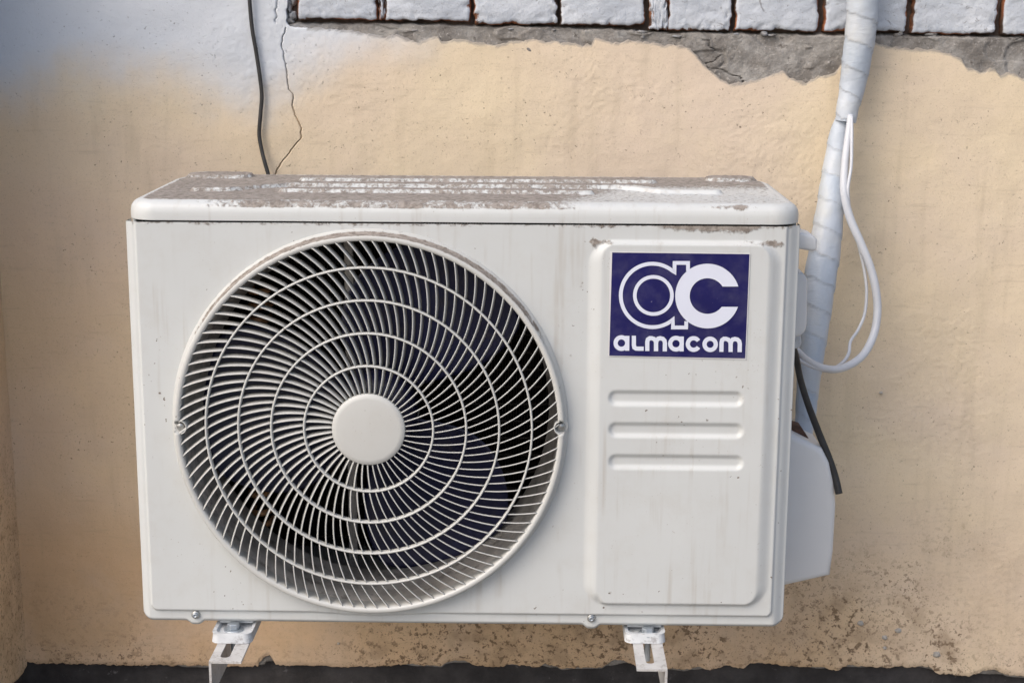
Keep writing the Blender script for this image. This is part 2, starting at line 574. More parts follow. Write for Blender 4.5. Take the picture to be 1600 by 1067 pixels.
# add returned edges (thickness) top and bottom
Xf = np.vstack([X[:1], X, X[-1:]]); Zf = np.vstack([Z[:1], Z, Z[-1:]]); Yf = np.vstack([Y[:1] * 0 + WALL + .022, Y, np.where(xa[None] > x0c, WALL + .022, Y[-1:])])
ex = lambda a: np.vstack([a[:1], a, a[-1:]])
bare_f = ex(bare); bare_f[0] = 1; bare_f[-1] = (xa > x0c)
pm = grid_mesh('plaster', Xf, Yf, Zf, dict(paint=ex(paint), stain=ex(stain), bare=bare_f, ochre=ex(ochre)), keep=keep)
o = link('plaster', pm, M_PL); child(o, wall)
# plaster left of the bricks, going on up the wall, split by a second crack
xk = at(431, 10, WALL)[0]; xe = at(449, 10, WALL)[0]
xu = np.concatenate([np.arange(SIDE - .004, xk - .0012, .0026), [xk - .0009, xk - .0004, xk + .0004, xk + .0009], np.arange(xk + .003, xe, .0022), [xe]])
zu = np.concatenate([[zu0 - .0035, zu0 - .0017], np.arange(zu0, zu0 + .07, .0024), np.arange(zu0 + .075, 1.62, .012)])
XU, ZU = np.meshgrid(xu, zu)
relu = (fbm(XU, ZU, 9, 3, 11) - .5) * .006 + (fbm(XU, ZU, 60, 3, 21) - .5) * .0009
relu += (fbm(XU, ZU * .9, 250, 2, 41) - .5) * .0009 * (.25 + sstep(.5, .68, fbm(XU, ZU, 7, 2, 31)))
YU = WALL - relu + .00015
ck = np.where(np.abs(xu - xk) < .0006)[0]
YU[:, ck] += .009 * sstep(zu0 + .001, zu0 + .006, ZU[:, ck])
XU = XU + (fbm(ZU, ZU * 0, 150, 3, 9) - .5) * .006 * np.exp(-((XU - xk) / .02) ** 2) * sstep(zu0, zu0 + .004, ZU) + (fbm(ZU, ZU * 0, 90, 3, 19) - .5) * .007 * sstep(xe - .006, xe, XU)
XU = np.hstack([XU, XU[:, -1:]]); ZU = np.hstack([ZU, ZU[:, -1:]]); YU = np.hstack([YU, YU[:, -1:] * 0 + WALL + .05])
pau = np.clip(.5 + (ZU - np.interp(XU, PB[:, 0], PB[:, 2])) / .15 + (fbm(XU, ZU, 12, 3, 51) - .5) * .35, 0, 1)
bu = XU * 0; bu[:, -1] = 1
o = link('plaster', grid_mesh('upper_plaster', XU, YU, ZU, dict(paint=pau, stain=XU * 0, bare=bu, ochre=XU * 0)), M_PL); child(o, wall)

# mortar bed under the bricks
xm = np.arange(-.47, .86, .0024)
xm = np.concatenate([xm, np.arange(.88, 1.9, .03)])
zm = np.linspace(.60, at(900, 20, WALL)[2], 150)
Xm, Zm = np.meshgrid(xm, zm)
r1 = fbm(Xm, Zm, 14, 4, 81); r2 = fbm(Xm, Zm, 90, 3, 85)
# flaking shells: terraces cut along noise contours
shell = sstep(.47, .50, fbm(Xm, Zm * 1.8, 10, 3, 91)); shell2 = sstep(.55, .57, fbm(Xm + 3, Zm * 1.6, 16, 3, 95))
mr = (r1 - .5) * .014 + (r2 - .5) * .003 + shell * .0035 + shell2 * .0025
crk = fbm(Xm, Zm * 1.6, 9, 4, 101)
crack = 1 - sstep(.002, .008, np.abs(crk - .5))
crack *= sstep(.05, .35, Xm) * .9 * sstep(.38, .58, fbm(Xm + 7, Zm, 30, 3, 107))
mr -= crack * .005
Ym = WALL + .009 - mr
# the ledge sweeps back into the joint below the bricks
brick_b = lambda x: np.interp(x, [at(p, 0, WALL)[0] for p in (440, 560, 750, 900, 1050, 1200, 1400, 1560, 2600)],
                              [at(p, q, WALL)[2] for p, q in ((440, 34), (560, 33), (750, 37), (900, 41), (1050, 48), (1200, 50), (1400, 53), (1560, 55), (2600, 64))])
bb = brick_b(Xm)
Ym += sstep(-.005, .001, Zm - bb + (r2 - .5) * .006) * .02
pa = np.clip(1 - sstep(-.40, -.15, Xm), 0, 1) * .8
mm = grid_mesh('mortar', Xm, Ym, Zm, dict(crack=crack, paint=pa))
o = link('mortar_bed', mm, M_MO); child(o, wall)
o['label'] = 'flaking grey mortar band under the bricks'

# dark joint backing behind the bricks
me = mesh('backing', [(-.55, WALL + .020, .70), (1.9, WALL + .020, .70), (1.9, WALL + .020, 1.32), (-.55, WALL + .020, 1.32)], [(0, 1, 2, 3)])
o = link('joint_mortar', me, m_simple('deep_joint', (.12, .09, .075), .95, 0, .35, 60, .8), smooth=False); child(o, wall)

# bricks
import random
random.seed(4)


def brick(x0, x1, z0, z1, k, chip=0.):
    nx, nz = 40, 24
    u = np.linspace(0, 1, nx); v = np.linspace(0, 1, nz)
    U, V = np.meshgrid(u, v)
    Wd, Hd = x1 - x0, z1 - z0
    dx = np.minimum(U, 1 - U) * Wd; dz = np.minimum(V, 1 - V) * Hd
    # corner rounding
    Xb = x0 + U * Wd + (fbm(U * 0 + k, V, 9, 4, 200 + k, .7) - .5) * .007 * (1 - 4 * U * (1 - U))
    Zb = z0 + V * Hd + (fbm(U, V * 0 + k, 12, 4, 260 + k, .7) - .5) * .006 * (1 - 4 * V * (1 - V))
    e = np.minimum(dx, dz)
    Yb = WALL + .001 + .0035 * (1 - sstep(0, .0032, e)) + .004 * sstep(.58, .70, fbm(U * 5 + k, V * 3, 2, 3, 500 + k)) * (1 - sstep(.0, .016, e)) - (fbm(U * 2 + k, V * 2, 4, 3, 300 + k) - .5) * .003 + random.uniform(-.001, .0015)
    edge = (1 - sstep(0.0, .005, e)) * .36 + .75 * sstep(.60, .70, fbm(U * 5 + k, V * 3, 2, 3, 500 + k)) * (1 - sstep(.0, .016, e)) + chip * (1 - sstep(.0, .05, x1 - Xb)) * .5
    back = np.full((1, nx), WALL + .055)
    # side skirts: wrap rows and cols
    def wrap(A, mode):
        A = np.vstack([A[:1], A, A[-1:]]); A = np.hstack([A[:, :1], A, A[:, -1:]])
        if mode == 'y':
            A[0, :] = WALL + .06; A[-1, :] = WALL + .06; A[:, 0] = WALL + .06; A[:, -1] = WALL + .06
        if mode == 'e':
            A[0, :] = 1; A[-1, :] = 1; A[:, 0] = 1; A[:, -1] = 1
        return A
    me = grid_mesh('brick', wrap(Xb, ''), wrap(Yb, 'y'), wrap(Zb, ''), dict(edge=wrap(edge, 'e')))
    o = link('brick', me, M_BR); child(o, wall)
    return o


BX = [(466, 589, 31, 0), (592, 600.5, 31, 1), (603, 734, 33, 0), (741, 869.5, 38, 0), (876, 1006, 39.5, 0), (1014.5, 1042.5, 47.5, 0), (1044.5, 1141.5, 48, 0),
      (1149, 1277.5, 49, 0), (1288.5, 1416, 50, 0), (1425.5, 1555, 53, 0), (1567, 1695, 54, 0), (1704, 1830, 55, 0), (1840, 1965, 57, 0), (1975, 2100, 58, 0)]
for k, (a, b, py, ch) in enumerate(BX):
    x0, _, z0 = at(a - .8, py, WALL); x1 = at(b + .8, py, WALL)[0]
    brick(x0, x1, z0, z0 + .066, k, ch)
row_z = at(900, 40, WALL)[2]
for r_ in range(1, 5):
    xx = at(466, 0, WALL)[0] + (0.058 if r_ % 2 else 0)
    k = 40 + r_ * 20
    while xx < 1.55:
        wd = random.uniform(.116, .122)
        zz = row_z + r_ * .076
        brick(xx, xx + wd, zz, zz + .066, k); k += 1
        xx += wd + .009
# broken brick ends in the notch beside the plaster edge
def lump(name, px, py, y, rx, rz, seed, mat, ry=.008):
    c = at(px, py, y)
    th_ = np.linspace(0, 2 * np.pi, 20, endpoint=False)[None]; ph_ = np.linspace(-np.pi / 2, np.pi / 2, 12)[:, None]
    n_ = 1 + (fbm(np.cos(th_) * np.cos(ph_) + 5, np.sin(ph_) + np.sin(th_) * np.cos(ph_) + 5, 1.7, 3, seed) - .5) * 1.1
    X_ = c[0] + rx / 1086 * n_ * np.cos(th_) * np.cos(ph_); Z_ = c[2] + rz / 1086 * n_ * np.sin(ph_); Y_ = y + ry * n_ * np.sin(th_) * np.cos(ph_)
    return link(name, grid_mesh(name, X_, Y_, Z_, dict(paint=X_ * 0 + .6, crack=X_ * 0), closed_u=True), mat)


for k, (px, py, rx, rz) in enumerate(((457, 24, 7, 8), (453, 10, 5, 9), (459, 0, 6, 9), (452, 34, 9, 5), (456, -16, 7, 10), (455, -34, 8, 10))):
    child(lump('mortar_lump', px, py, WALL + .016, rx, rz, 400 + k, M_MO), wall)

rc_ = random.Random(8)
for k in range(16):
    px = rc_.choice([rc_.uniform(640, 1040), rc_.uniform(1050, 1300), rc_.uniform(1380, 1600)])
    py = 41 + (px - 640) / 960 * 14 + rc_.uniform(0, 12)
    child(lump('mortar_lump', px, py, WALL + .007, rc_.uniform(3, 9), rc_.uniform(1.5, 4), 440 + k, M_MO, .004), wall)

# plinth under the plaster
xs_ = np.arange(SIDE - .06, 1.9, .006); zs_ = np.linspace(-1.1, -.17, 150)
Xp, Zp = np.meshgrid(xs_, zs_)
Yp = WALL + .017 - (fbm(Xp, Zp, 8, 4, 111) - .5) * .014
o = link('plinth', grid_mesh('plinth', Xp, Yp, Zp), M_PT); child(o, wall)
# thin grey base coat peeping below the paint coat
xb_ = np.arange(-.5, .86, .003)
zb0 = bot_z(xb_)
nb = fbm(xb_, xb_ * 0, 12, 4, 121)
low = zb0.copy()
sm_ = np.array([np.mean(zb0[max(0, i - 14):i + 15]) for i in range(len(zb0))])
low = np.minimum(zb0, sm_) - .004 * sstep(.45, .7, nb)
tt = np.linspace(0, 1, 8)[:, None]
Zs = low[None] + tt * (.03 + zb0[None] - low[None]); Xs = np.repeat(xb_[None], 8, 0)
Ys = WALL + .007 - (fbm(Xs, Zs, 70, 3, 131) - .5) * .004
Zs = np.vstack([Zs[:1], Zs]); Xs = np.vstack([Xs[:1], Xs]); Ys = np.vstack([Ys[:1] * 0 + WALL + .02, Ys])
o = link('base_coat', grid_mesh('base_coat', Xs, Ys, Zs, dict(crack=Xs * 0, paint=Xs * 0)), M_MO); child(o, wall)

# pale filler plugs and chips low on the wall
for (px, py, r) in ((1403, 984, 6.0), (1382, 995, 5.5), (1463, 1021, 8), (1382, 1011, 4), (1376, 613, 3.2), (529, 1004, 2.6), (1344, 973, 6)):
    c = at(px, py, WALL)
    rr = r / 1086
    nn = 18
    th = np.linspace(0, 2 * np.pi, nn, endpoint=False)
    jr = rr * (1 + .35 * (np.random.RandomState(int(px)).rand(nn) - .5))
    V = [(c[0], WALL - .0045, c[2])] + [(c[0] + jr[i] * .75 * math.cos(th[i]), WALL - .0035, c[2] + jr[i] * .6 * math.sin(th[i])) for i in range(nn)] + \
        [(c[0] + jr[i] * math.cos(th[i]), WALL + .003, c[2] + jr[i] * .8 * math.sin(th[i])) for i in range(nn)]
    F = [(0, 1 + (i + 1) % nn, 1 + i) for i in range(nn)] + [(1 + i, 1 + (i + 1) % nn, 1 + nn + (i + 1) % nn, 1 + nn + i) for i in range(nn)]
    o = link('filler_plug', mesh('plug', V, F), m_simple('filler', (.40, .375, .34), .9, 0, .25, 300, .5) if 'filler' not in bpy.data.materials else bpy.data.materials['filler'])
    child(o, wall)

# ------------------------------------------------------------------ side wall on the left
sw = thing('side_wall', 'brownish plastered wall meeting the air conditioner wall at the far left corner', 'wall', (SIDE, 0, -1.1))
ys_ = np.concatenate([np.arange(.12, WALL + .006, .004)])  # unseen reach and height cut short to let light onto the left
bz = float(bot_z(-.69))
zs2 = np.linspace(bz - .002, .98, 320)
Yw, Zw = np.meshgrid(ys_, zs2)
Xw = SIDE + (fbm(Yw, Zw, 9, 3, 141) - .5) * .006 + (fbm(Yw, Zw, 80, 3, 145) - .5) * .002
zbe = bz - .003 + (fbm(ys_, ys_ * 0, 30, 3, 147) - .5) * .012
Zw = Zw + (zbe - bz)[None] * (1 - sstep(bz, bz + .1, Zw))
st2 = sstep(.0, .6, 1 - (Zw + .25) / .5) * .6
pt2 = np.clip(.5 + (Zw - float(np.interp(-.69, PB[:, 0], PB[:, 2]))) / .1, 0, 1)
Xw2 = np.vstack([Xw[:1] * 0 + SIDE - .02, Xw]); Yw2 = np.vstack([Yw[:1], Yw]); Zw2 = np.vstack([Zw[:1], Zw])
e1 = lambda a: np.vstack([a[:1], a])
o = link('plaster', grid_mesh('side_plaster', Xw2, Yw2, Zw2, dict(paint=e1(pt2), stain=e1(st2), bare=e1(Zw * 0), ochre=e1(Zw * 0 + .5)), flip=True), M_PL); child(o, sw)
ys3 = np.linspace(.125, WALL + .02, 100); zs3 = np.linspace(-1.1, bz + .03, 60)
Y3, Z3 = np.meshgrid(ys3, zs3)
X3 = SIDE - .014 + (fbm(Y3, Z3, 8, 4, 151) - .5) * .01
o = link('plinth', grid_mesh('side_plinth', X3, Y3, Z3, flip=True), M_PT); child(o, sw)

o = link('wall_core', rbox(SIDE - .40, SIDE - .006, .122, WALL + .05, bz + .02, .97, .004), M_PL, smooth=False); child(o, sw)
o = link('plinth_core', rbox(SIDE - .40, SIDE - .022, .13, WALL + .05, -1.1, bz + .0195, 0), M_PT, smooth=False); child(o, sw)

# ------------------------------------------------------------------ air conditioner
AC = thing('air_conditioner', 'white outdoor air conditioner unit with a round swirl fan grille and a navy logo sticker', 'air conditioner', (0, .15, 0))


def part(name, me, mat, parent=None, smooth=True):
    o = link(name, me, mat, smooth=smooth)
    if parent is None:
        o.parent = AC
        o.matrix_parent_inverse = Matrix.Translation(-Vector(AC.location))
    else:
        o.parent = parent
        o.matrix_parent_inverse = parent.matrix_parent_inverse.copy() if False else Matrix.Identity(4)
        # sub-part: parent keeps AC's inverse, so geometry is already in unit space
    return o


# fan centre and scale on the panel plane
fc = at(578.9, 663.1, 0.0)
fl = at(271, 663, 0.0); fr_ = at(886.5, 663, 0.0)
RO = (fr_[0] - fl[0]) / 2            # outer radius of the grille rim
FX, FZ = fc[0], fc[2]
K = RO / 307.75                       # metres per photograph pixel in the panel plane

# --- front panel as a relief
nx, nz = 560, 360
xg = np.linspace(-.4035, .4020, nx)
zt_ = np.linspace(0, 1, nz)
# screw tabs dip below the bottom edge
tabs = [at(305, 961, 0)[0], at(924, 966.5, 0)[0]]
zlow = np.zeros(nx) - .003
for tx in tabs:
    zlow -= .0052 * np.exp(-((xg - tx) / .0085) ** 4)
cr_ = .014
zlow += np.clip(cr_ - np.sqrt(np.clip(cr_ ** 2 - np.clip(cr_ - (xg + .4035), 0, cr_) ** 2, 0, None)), 0, cr_) * .6
zlow += np.clip(cr_ - np.sqrt(np.clip(cr_ ** 2 - np.clip(cr_ - (.402 - xg), 0, cr_) ** 2, 0, None)), 0, cr_) * .6
Xg = np.repeat(xg[None], nz, 0)
Zg = zlow[None] * (1 - zt_[:, None]) ** 6 + zt_[:, None] * (HT - .001)


def sd_rbox(X, Z, x0, x1, z0, z1, r):
    cx, cz = (x0 + x1) / 2, (z0 + z1) / 2
    qx = np.abs(X - cx) - (x1 - x0) / 2 + r; qz = np.abs(Z - cz) - (z1 - z0) / 2 + r
    return np.hypot(np.maximum(qx, 0), np.maximum(qz, 0)) + np.minimum(np.maximum(qx, qz), 0) - r


flz = at(600, 956.5, 0)[2]
main = sd_rbox(Xg, Zg, -.3925, .3865, flz, HT + .02, .009)
circ = np.hypot(Xg - FX, Zg - FZ) - RO - .0035
k_ = .012
hh = np.clip(.5 + .5 * (circ - main) / k_, 0, 1)
un = circ * (1 - hh) + main * hh - k_ * hh * (1 - hh)
h = .0045 * sstep(0, 1, -un / .0022)
# chamfered left and right borders of the sheet
h -= .004 * (1 - sstep(0, .0095, Xg + .4035))
h -= .008 * (1 - sstep(0, .0150, .402 - Xg))
h -= .004 * (1 - sstep(0, .004, Zg - zlow[None]))
# raised service panel
px0, px1 = at(914, 700, 0)[0], at(1209, 700, 0)[0]
pz1, pz0 = at(1060, 375, 0)[2], at(1060, 943.5, 0)[2]
sp_ = sd_rbox(Xg, Zg, px0, px1, pz0, pz1, .030)
gx = np.gradient(sp_, axis=1); gz = np.gradient(sp_, axis=0)
nxn = np.abs(gx) / (np.hypot(gx, gz) + 1e-9)
wd = .0045 + .0125 * nxn ** 1.5
tpr = np.clip(-sp_ / wd, 0, 1)
h += .0062 * (tpr * .35 + .65 * sstep(0, 1, tpr))
# three pressed grooves
gro = np.full_like(h, 1e9)
for (ya, yb) in ((611, 636), (661, 685.5), (711, 735)):
    a = at(949, yb, -.013); b = at(1164, ya, -.013)
    hgt = (b[2] - a[2])
    gro = np.minimum(gro, sd_rbox(Xg, Zg, a[0], b[0], a[2], b[2], hgt * .48))
# asymmetric section: steep upper edge, long lower slope
h -= .0036 * sstep(0, 1, -gro / .0068)
# very slight oil-canning of the sheet
h += (fbm(Xg, Zg, 5, 2, 161) - .5) * .0012
# hole for the fan
rr_ = np.hypot(Xg - FX, Zg - FZ)
cell = (rr_[:-1, :-1] + rr_[1:, 1:]) / 2
keep = cell > RO - .007
dirt = np.zeros_like(h)
nzv = fbm(Xg, Zg, 40, 4, 171)
band = 1 - sstep(0, .011, HT - Zg)
dirt += band * (.42 + .25 * nzv)
# dirt caught along the service panel's upper edge, most at its corners
near_top = np.exp(-((Zg - pz1 + .0025) / .0045) ** 2) * sstep(px0 - .01, px0 + .01, Xg) * (1 - sstep(px1 - .01, px1 + .02, Xg))
cornr = np.exp(-((Xg - px1 + .015) / .035) ** 2) + np.exp(-((Xg - px0 - .012) / .03) ** 2)
dirt += near_top * (.20 + .36 * cornr)
dirt += np.exp(-(((Xg - px1 + .008) / .013) ** 2 + ((Zg - pz1 + .014) / .022) ** 2)) * .36
dirt += np.exp(-(((Xg - px0 - .006) / .009) ** 2 + ((Zg - pz1 + .014) / .020) ** 2)) * .42
dirt += sstep(.22, .27, Xg) * (1 - sstep(.33, .37, Xg)) * (sstep(HT - .024, HT - .006, Zg)) * .42
# right edge groove grime and the drip mark under the grille
dirt += np.exp(-((Xg - px1 + .001) / .002) ** 2) * sstep(pz0, pz0 + .05, Zg) * (1 - sstep(pz1 - .05, pz1, Zg)) * .30 * fbm(Xg, Zg, 60, 3, 175)
dxp = at(843, 900, 0)
dirt += np.exp(-(((Xg - dxp[0]) / .0016) ** 2)) * sstep(dxp[2] - .01, dxp[2], Zg) * (1 - sstep(dxp[2] + .045, dxp[2] + .07, Zg)) * .33
dirt += np.exp(-(((Xg - dxp[0]) / (.006 + .3 * np.clip(dxp[2] - Zg, 0, .04))) ** 2)) * (1 - sstep(dxp[2] - .012, dxp[2], Zg)) * sstep(dxp[2] - .042, dxp[2] - .036, Zg) * .30
dirt += np.exp(-((un) / .0015) ** 2) * (1 - sstep(.0, .03, Zg)) * .22
dirt += np.exp(-((rr_ - RO - .001) / .003) ** 2) * .18 * sstep(.3, .6, fbm(Xg, Zg, 14, 3, 177))
Yg = -h
# back skirt round the sheet
sk = lambda A: np.hstack([A[:, :1], A, A[:, -1:]])
Xg2, Zg2, Yg2, D2 = sk(Xg), sk(Zg), sk(Yg), sk(dirt)
Yg2[:, 0] = .03; Yg2[:, -1] = .03
kp = np.hstack([np.ones((nz - 1, 1), bool), keep, np.ones((nz - 1, 1), bool)])
Xg2 = np.vstack([Xg2[:1], Xg2]); Zg2 = np.vstack([Zg2[:1], Zg2]); D2 = np.vstack([D2[:1] * 0, D2]); Yg2 = np.vstack([Yg2[:1] * 0 + .02, Yg2])
kp = np.vstack([np.ones((1, kp.shape[1]), bool), kp])
panel = part('front_panel', grid_mesh('front_panel', Xg2, Yg2, Zg2, dict(dirt=D2), keep=kp), M_WH)

# --- cabinet sides, back, base pan
part('side_panel', rbox(.3945, .3995, .02, .30, .002, HT, .001), M_WH)
part('side_panel', rbox(-.3995, -.3945, .02, .30, .002, HT, .001), M_WH)
part('base_pan', rbox(-.396, .396, .016, .298, .001, .006, .001), M_WH)
part('divider_panel', rbox(.118, .121, .02, .27, .007, HT - .003, .0), M_DARK)

# --- top cover: concentric contours
a_, b_ = .4025, .1550
cy0 = .1510
ins = np.concatenate([np.linspace(0, .018, 18)[:-1], np.arange(.018, b_ - .001, .0016), [b_ - .0009, b_ - .00005]])
NP = 1500
rc = .034


def contour(d):
    A, B = a_ - d, b_ - d
    r = max(rc - d, .0008)
    segs = []
    # straight lengths of the outer contour fix the parametrisation
    ns, ne, ncn = 560, 170, 20
    def arc(cx, cy, t0):
        tt_ = np.linspace(t0, t0 + np.pi / 2, ncn, endpoint=False)
        return np.stack([cx + r * np.cos(tt_), cy + r * np.sin(tt_)], -1)
    def line(p, q, n):
        s_ = np.linspace(0, 1, n, endpoint=False)[:, None]
        return np.array(p)[None] * (1 - s_) + np.array(q)[None] * s_
    q = max(.075 - d, .0008)
    def arc2(cx, cy, t0):
        tt_ = np.linspace(t0, t0 + np.pi / 2, ncn, endpoint=False)
        return np.stack([cx + q * np.cos(tt_), cy + q * np.sin(tt_)], -1)
    P = [line((-A + r, -B), (A - r, -B), ns), arc(A - r, -B + r, -np.pi / 2), line((A, -B + r), (A, B - q), ne), arc2(A - q, B - q, 0),
         line((A - q, B), (-A + q, B), ns), arc2(-A + q, B - q, np.pi / 2), line((-A, B - q), (-A, -B + r), ne), arc(-A + r, -B + r, np.pi)]
    return np.vstack(P)


Cn = np.stack([contour(d) for d in ins])            # rings, pts, 2
XT = Cn[..., 0]; YT = Cn[..., 1] + cy0
D = np.repeat(ins[:, None], XT.shape[1], 1)
TH = .0250
R_ = .0145
roll = TH - (R_ - np.sqrt(np.clip(R_ ** 2 - np.clip(R_ - D, 0, R_) ** 2, 0, None))) * .95
hT = roll.copy()


def sd_seg_bar(X, Y, pts, hw):
    """distance to a polyline of half width hw"""
    best = np.full_like(X, 1e9)
    for (p, q) in zip(pts[:-1], pts[1:]):
        px_, py_ = q[0] - p[0], q[1] - p[1]
        L = px_ ** 2 + py_ ** 2
        tt_ = np.clip(((X - p[0]) * px_ + (Y - p[1]) * py_) / L, 0, 1)
        best = np.minimum(best, np.hypot(X - p[0] - tt_ * px_, Y - p[1] - tt_ * py_))
    return best - hw


bars = [([(-.335, .100), (-.30, .104), (-.235, .158), (.195, .158), (.245, .112), (.31, .108)], .012),
        ([(-.225, .094), (.150, .094)], .011),
        ([(-.215, .222), (.235, .222)], .014),
        ([(-.36, .262), (-.318, .262)], .026), ([(.335, .262), (.36, .262)], .024),
        ([(-.33, .040), (.33, .040)], .010)]
rib = np.zeros_like(hT); slope = np.zeros_like(hT)
for pts, hw in bars[:5]:
    sd__ = sd_seg_bar(XT, YT, pts, hw)
    rib = np.maximum(rib, sstep(0, 1, -sd__ / .0055))
hT += rib * .0048
# slope facing the front: from analytic difference in y
base_y = np.zeros_like(hT)
for pts, hw in bars[:5]:
    s1 = sstep(0, 1, -sd_seg_bar(XT, YT + .001, pts, hw) / .0055); s0 = sstep(0, 1, -sd_seg_bar(XT, YT - .001, pts, hw) / .0055)
    base_y = np.maximum(base_y, (s1 - s0) * .0070 / .002)
nf = fbm(XT, YT, 55, 4, 181); nl = fbm(XT, YT, 7, 3, 185); nx_ = fbm(XT * .25, YT, 90, 3, 189)
flat = sstep(.010, .019, D) * (1 - sstep(.25, .75, base_y))
clean_right = sstep(.06, .16, XT - .6 * (YT - .03)) * (1 - sstep(.13, .24, YT))
dT = flat * (.78 + .30 * nl) * (1 - .52 * clean_right)
dT += sstep(.25, .75, base_y) * (.50 + .30 * (nf - .3) + .25 * (nl - .4)) * (1 - .5 * clean_right)
br_top = sstep(.5, .95, rib) * sstep(.25, .0, base_y)
# crusty band along the front shoulder, dying out towards both ends
fr_band = sstep(.0005, .0022, D) * (1 - sstep(.013, .02, D)) * (YT < .03)
dT = np.maximum(dT, fr_band * (.46 + .45 * nf) * sstep(-.38, -.24, XT) * (1 - .75 * sstep(.08, .20, XT)))
dT += np.exp(-(((XT - .330) / .008) ** 2 + ((YT - .001) / .0035) ** 2)) * .80
dT += np.exp(-(((XT - .305) / .022) ** 2 + ((YT - .001) / .003) ** 2)) * .42
hT += (fbm(XT, YT, 160, 3, 195) - .5) * .0016 * np.clip(dT * 1.6, 0, 1)
ZT = HT + hT - .0005
# skirt rows
rows = [(-.0, HT + .0012, -.0008), (0, HT + .0022, 0), (0, HT + .008, 0)]
sX, sY, sZ, sDt = [], [], [], []
for k, (dd, zz, off) in enumerate([(.004, HT + .001, 0), (.0, HT + .0008, 0), (.0, HT + .0016, 0), (0, HT + .006, 0)]):
    c = contour(dd) if dd else contour(0)
    sX.append(c[:, 0]); sY.append(c[:, 1] + cy0); sZ.append(np.full(len(c), zz)); sDt.append(np.zeros(len(c)))
XT2 = np.vstack([sX, XT]); YT2 = np.vstack([sY, YT]); ZT2 = np.vstack([sZ, ZT]); DT2 = np.vstack([sDt, dT])
part('top_cover', grid_mesh('top_cover', XT2, YT2, ZT2, dict(dirt=DT2), closed_u=True), M_TOP)

# --- grille rim
YF = -.0045
rim = [(RO + .001, .001), (RO + .001, YF + .001), (RO, YF - .002), (RO - .0014, YF - .0042), (RO - .0028, YF - .0060), (RO - .0038, YF - .0066), (RO - .0044, YF - .0105),
       (RO - .0046, YF - .0145), (RO - .0052, YF - .0170), (RO - .0066, YF - .0181), (RO - .0095, YF - .0183), (RO - .0114, YF - .0174), (RO - .0123, YF - .0152), (RO - .0125, YF + .004)]
th = np.linspace(0, 2 * np.pi, 900, endpoint=False)
rP = np.array([p[0] for p in rim])[:, None]; yP = np.array([p[1] for p in rim])[:, None]
TH_ = np.repeat(th[None], len(rim), 0)
RR = np.repeat(rP, 900, 1); YY = np.repeat(yP, 900, 1)
# screw recesses left and right
inw = np.clip((RO - RR) / .016, 0, 1)
Xr = FX + RR * np.cos(TH_); Zr = FZ + RR * np.sin(TH_)
for (ppx, ppy) in ((281, 667), (876.5, 668)):
    c = at(ppx, ppy, YF - .015)
    dd_ = np.hypot(Xr - c[0], Zr - c[2])
    YY = np.where(dd_ < .0079, np.maximum(YY, YF - .0078), YY)
dr = np.zeros_like(RR); dr[4:9] = .85; dr[3] = .30; dr[0:3] = .35; dr *= sstep(.15, .75, np.sin(TH_))
grille = part('fan_grille', grid_mesh('rim', Xr, YY, Zr, dict(dirt=dr), closed_u=True), M_GR)
for sgn, ppx, ppy in ((-1, 281, 667), (1, 876.5, 668)):
    c = at(ppx, ppy, YF - .015)
    # cup of the recess
    tc = np.linspace(0, 2 * np.pi, 64, endpoint=False)
    inner = sstep(-.25, .25, -sgn * np.cos(tc))[None]          # lip only on the side of the opening
    rp = np.array([.0088, .0088, .0082, .0074, .0070, .0001])[:, None]
    lip = np.array([0, .0092, .0102, .0092, 0, 0])[:, None]
    bas = np.array([YF + .004, YF - .0080, YF - .0080, YF - .0080, YF - .0082, YF - .0084])[:, None]
    yp = bas - lip * inner
    o = part('screw_recess', grid_mesh('cup', c[0] + rp * np.cos(tc)[None], yp, c[2] + rp * np.sin(tc)[None], dict(dirt=rp * 0 + 0 * tc[None]), closed_u=True), M_GR, grille)
    s_ = [(.0001, YF - .0135), (.0036, YF - .0132), (.0050, YF - .0118), (.0054, YF - .008)]
    part('screw', lathe(s_, 20, c[0], c[2]), M_SCREW, grille)

# dome profile: forward bulge as a function of radius in photo pixels
def bulge(rp):
    return np.interp(rp, [0, 57, 101, 152.5, 204, 255, 296], [.0025, .0020, .0015, .0010, .0006, .0003, .0]) + .0218


def lean_int(ra, rb, n=9):
    """polar angle along a rib between pixel radii, counter-clockwise going outwards"""
    r = np.linspace(ra, rb, n)
    lean = .04 + .66 * (np.clip(r, 57, 300) - 57) / 239
    thv = np.concatenate([[0], np.cumsum((lean[1:] + lean[:-1]) / 2 * np.diff(r) / ((r[1:] + r[:-1]) / 2))])
    return r, thv


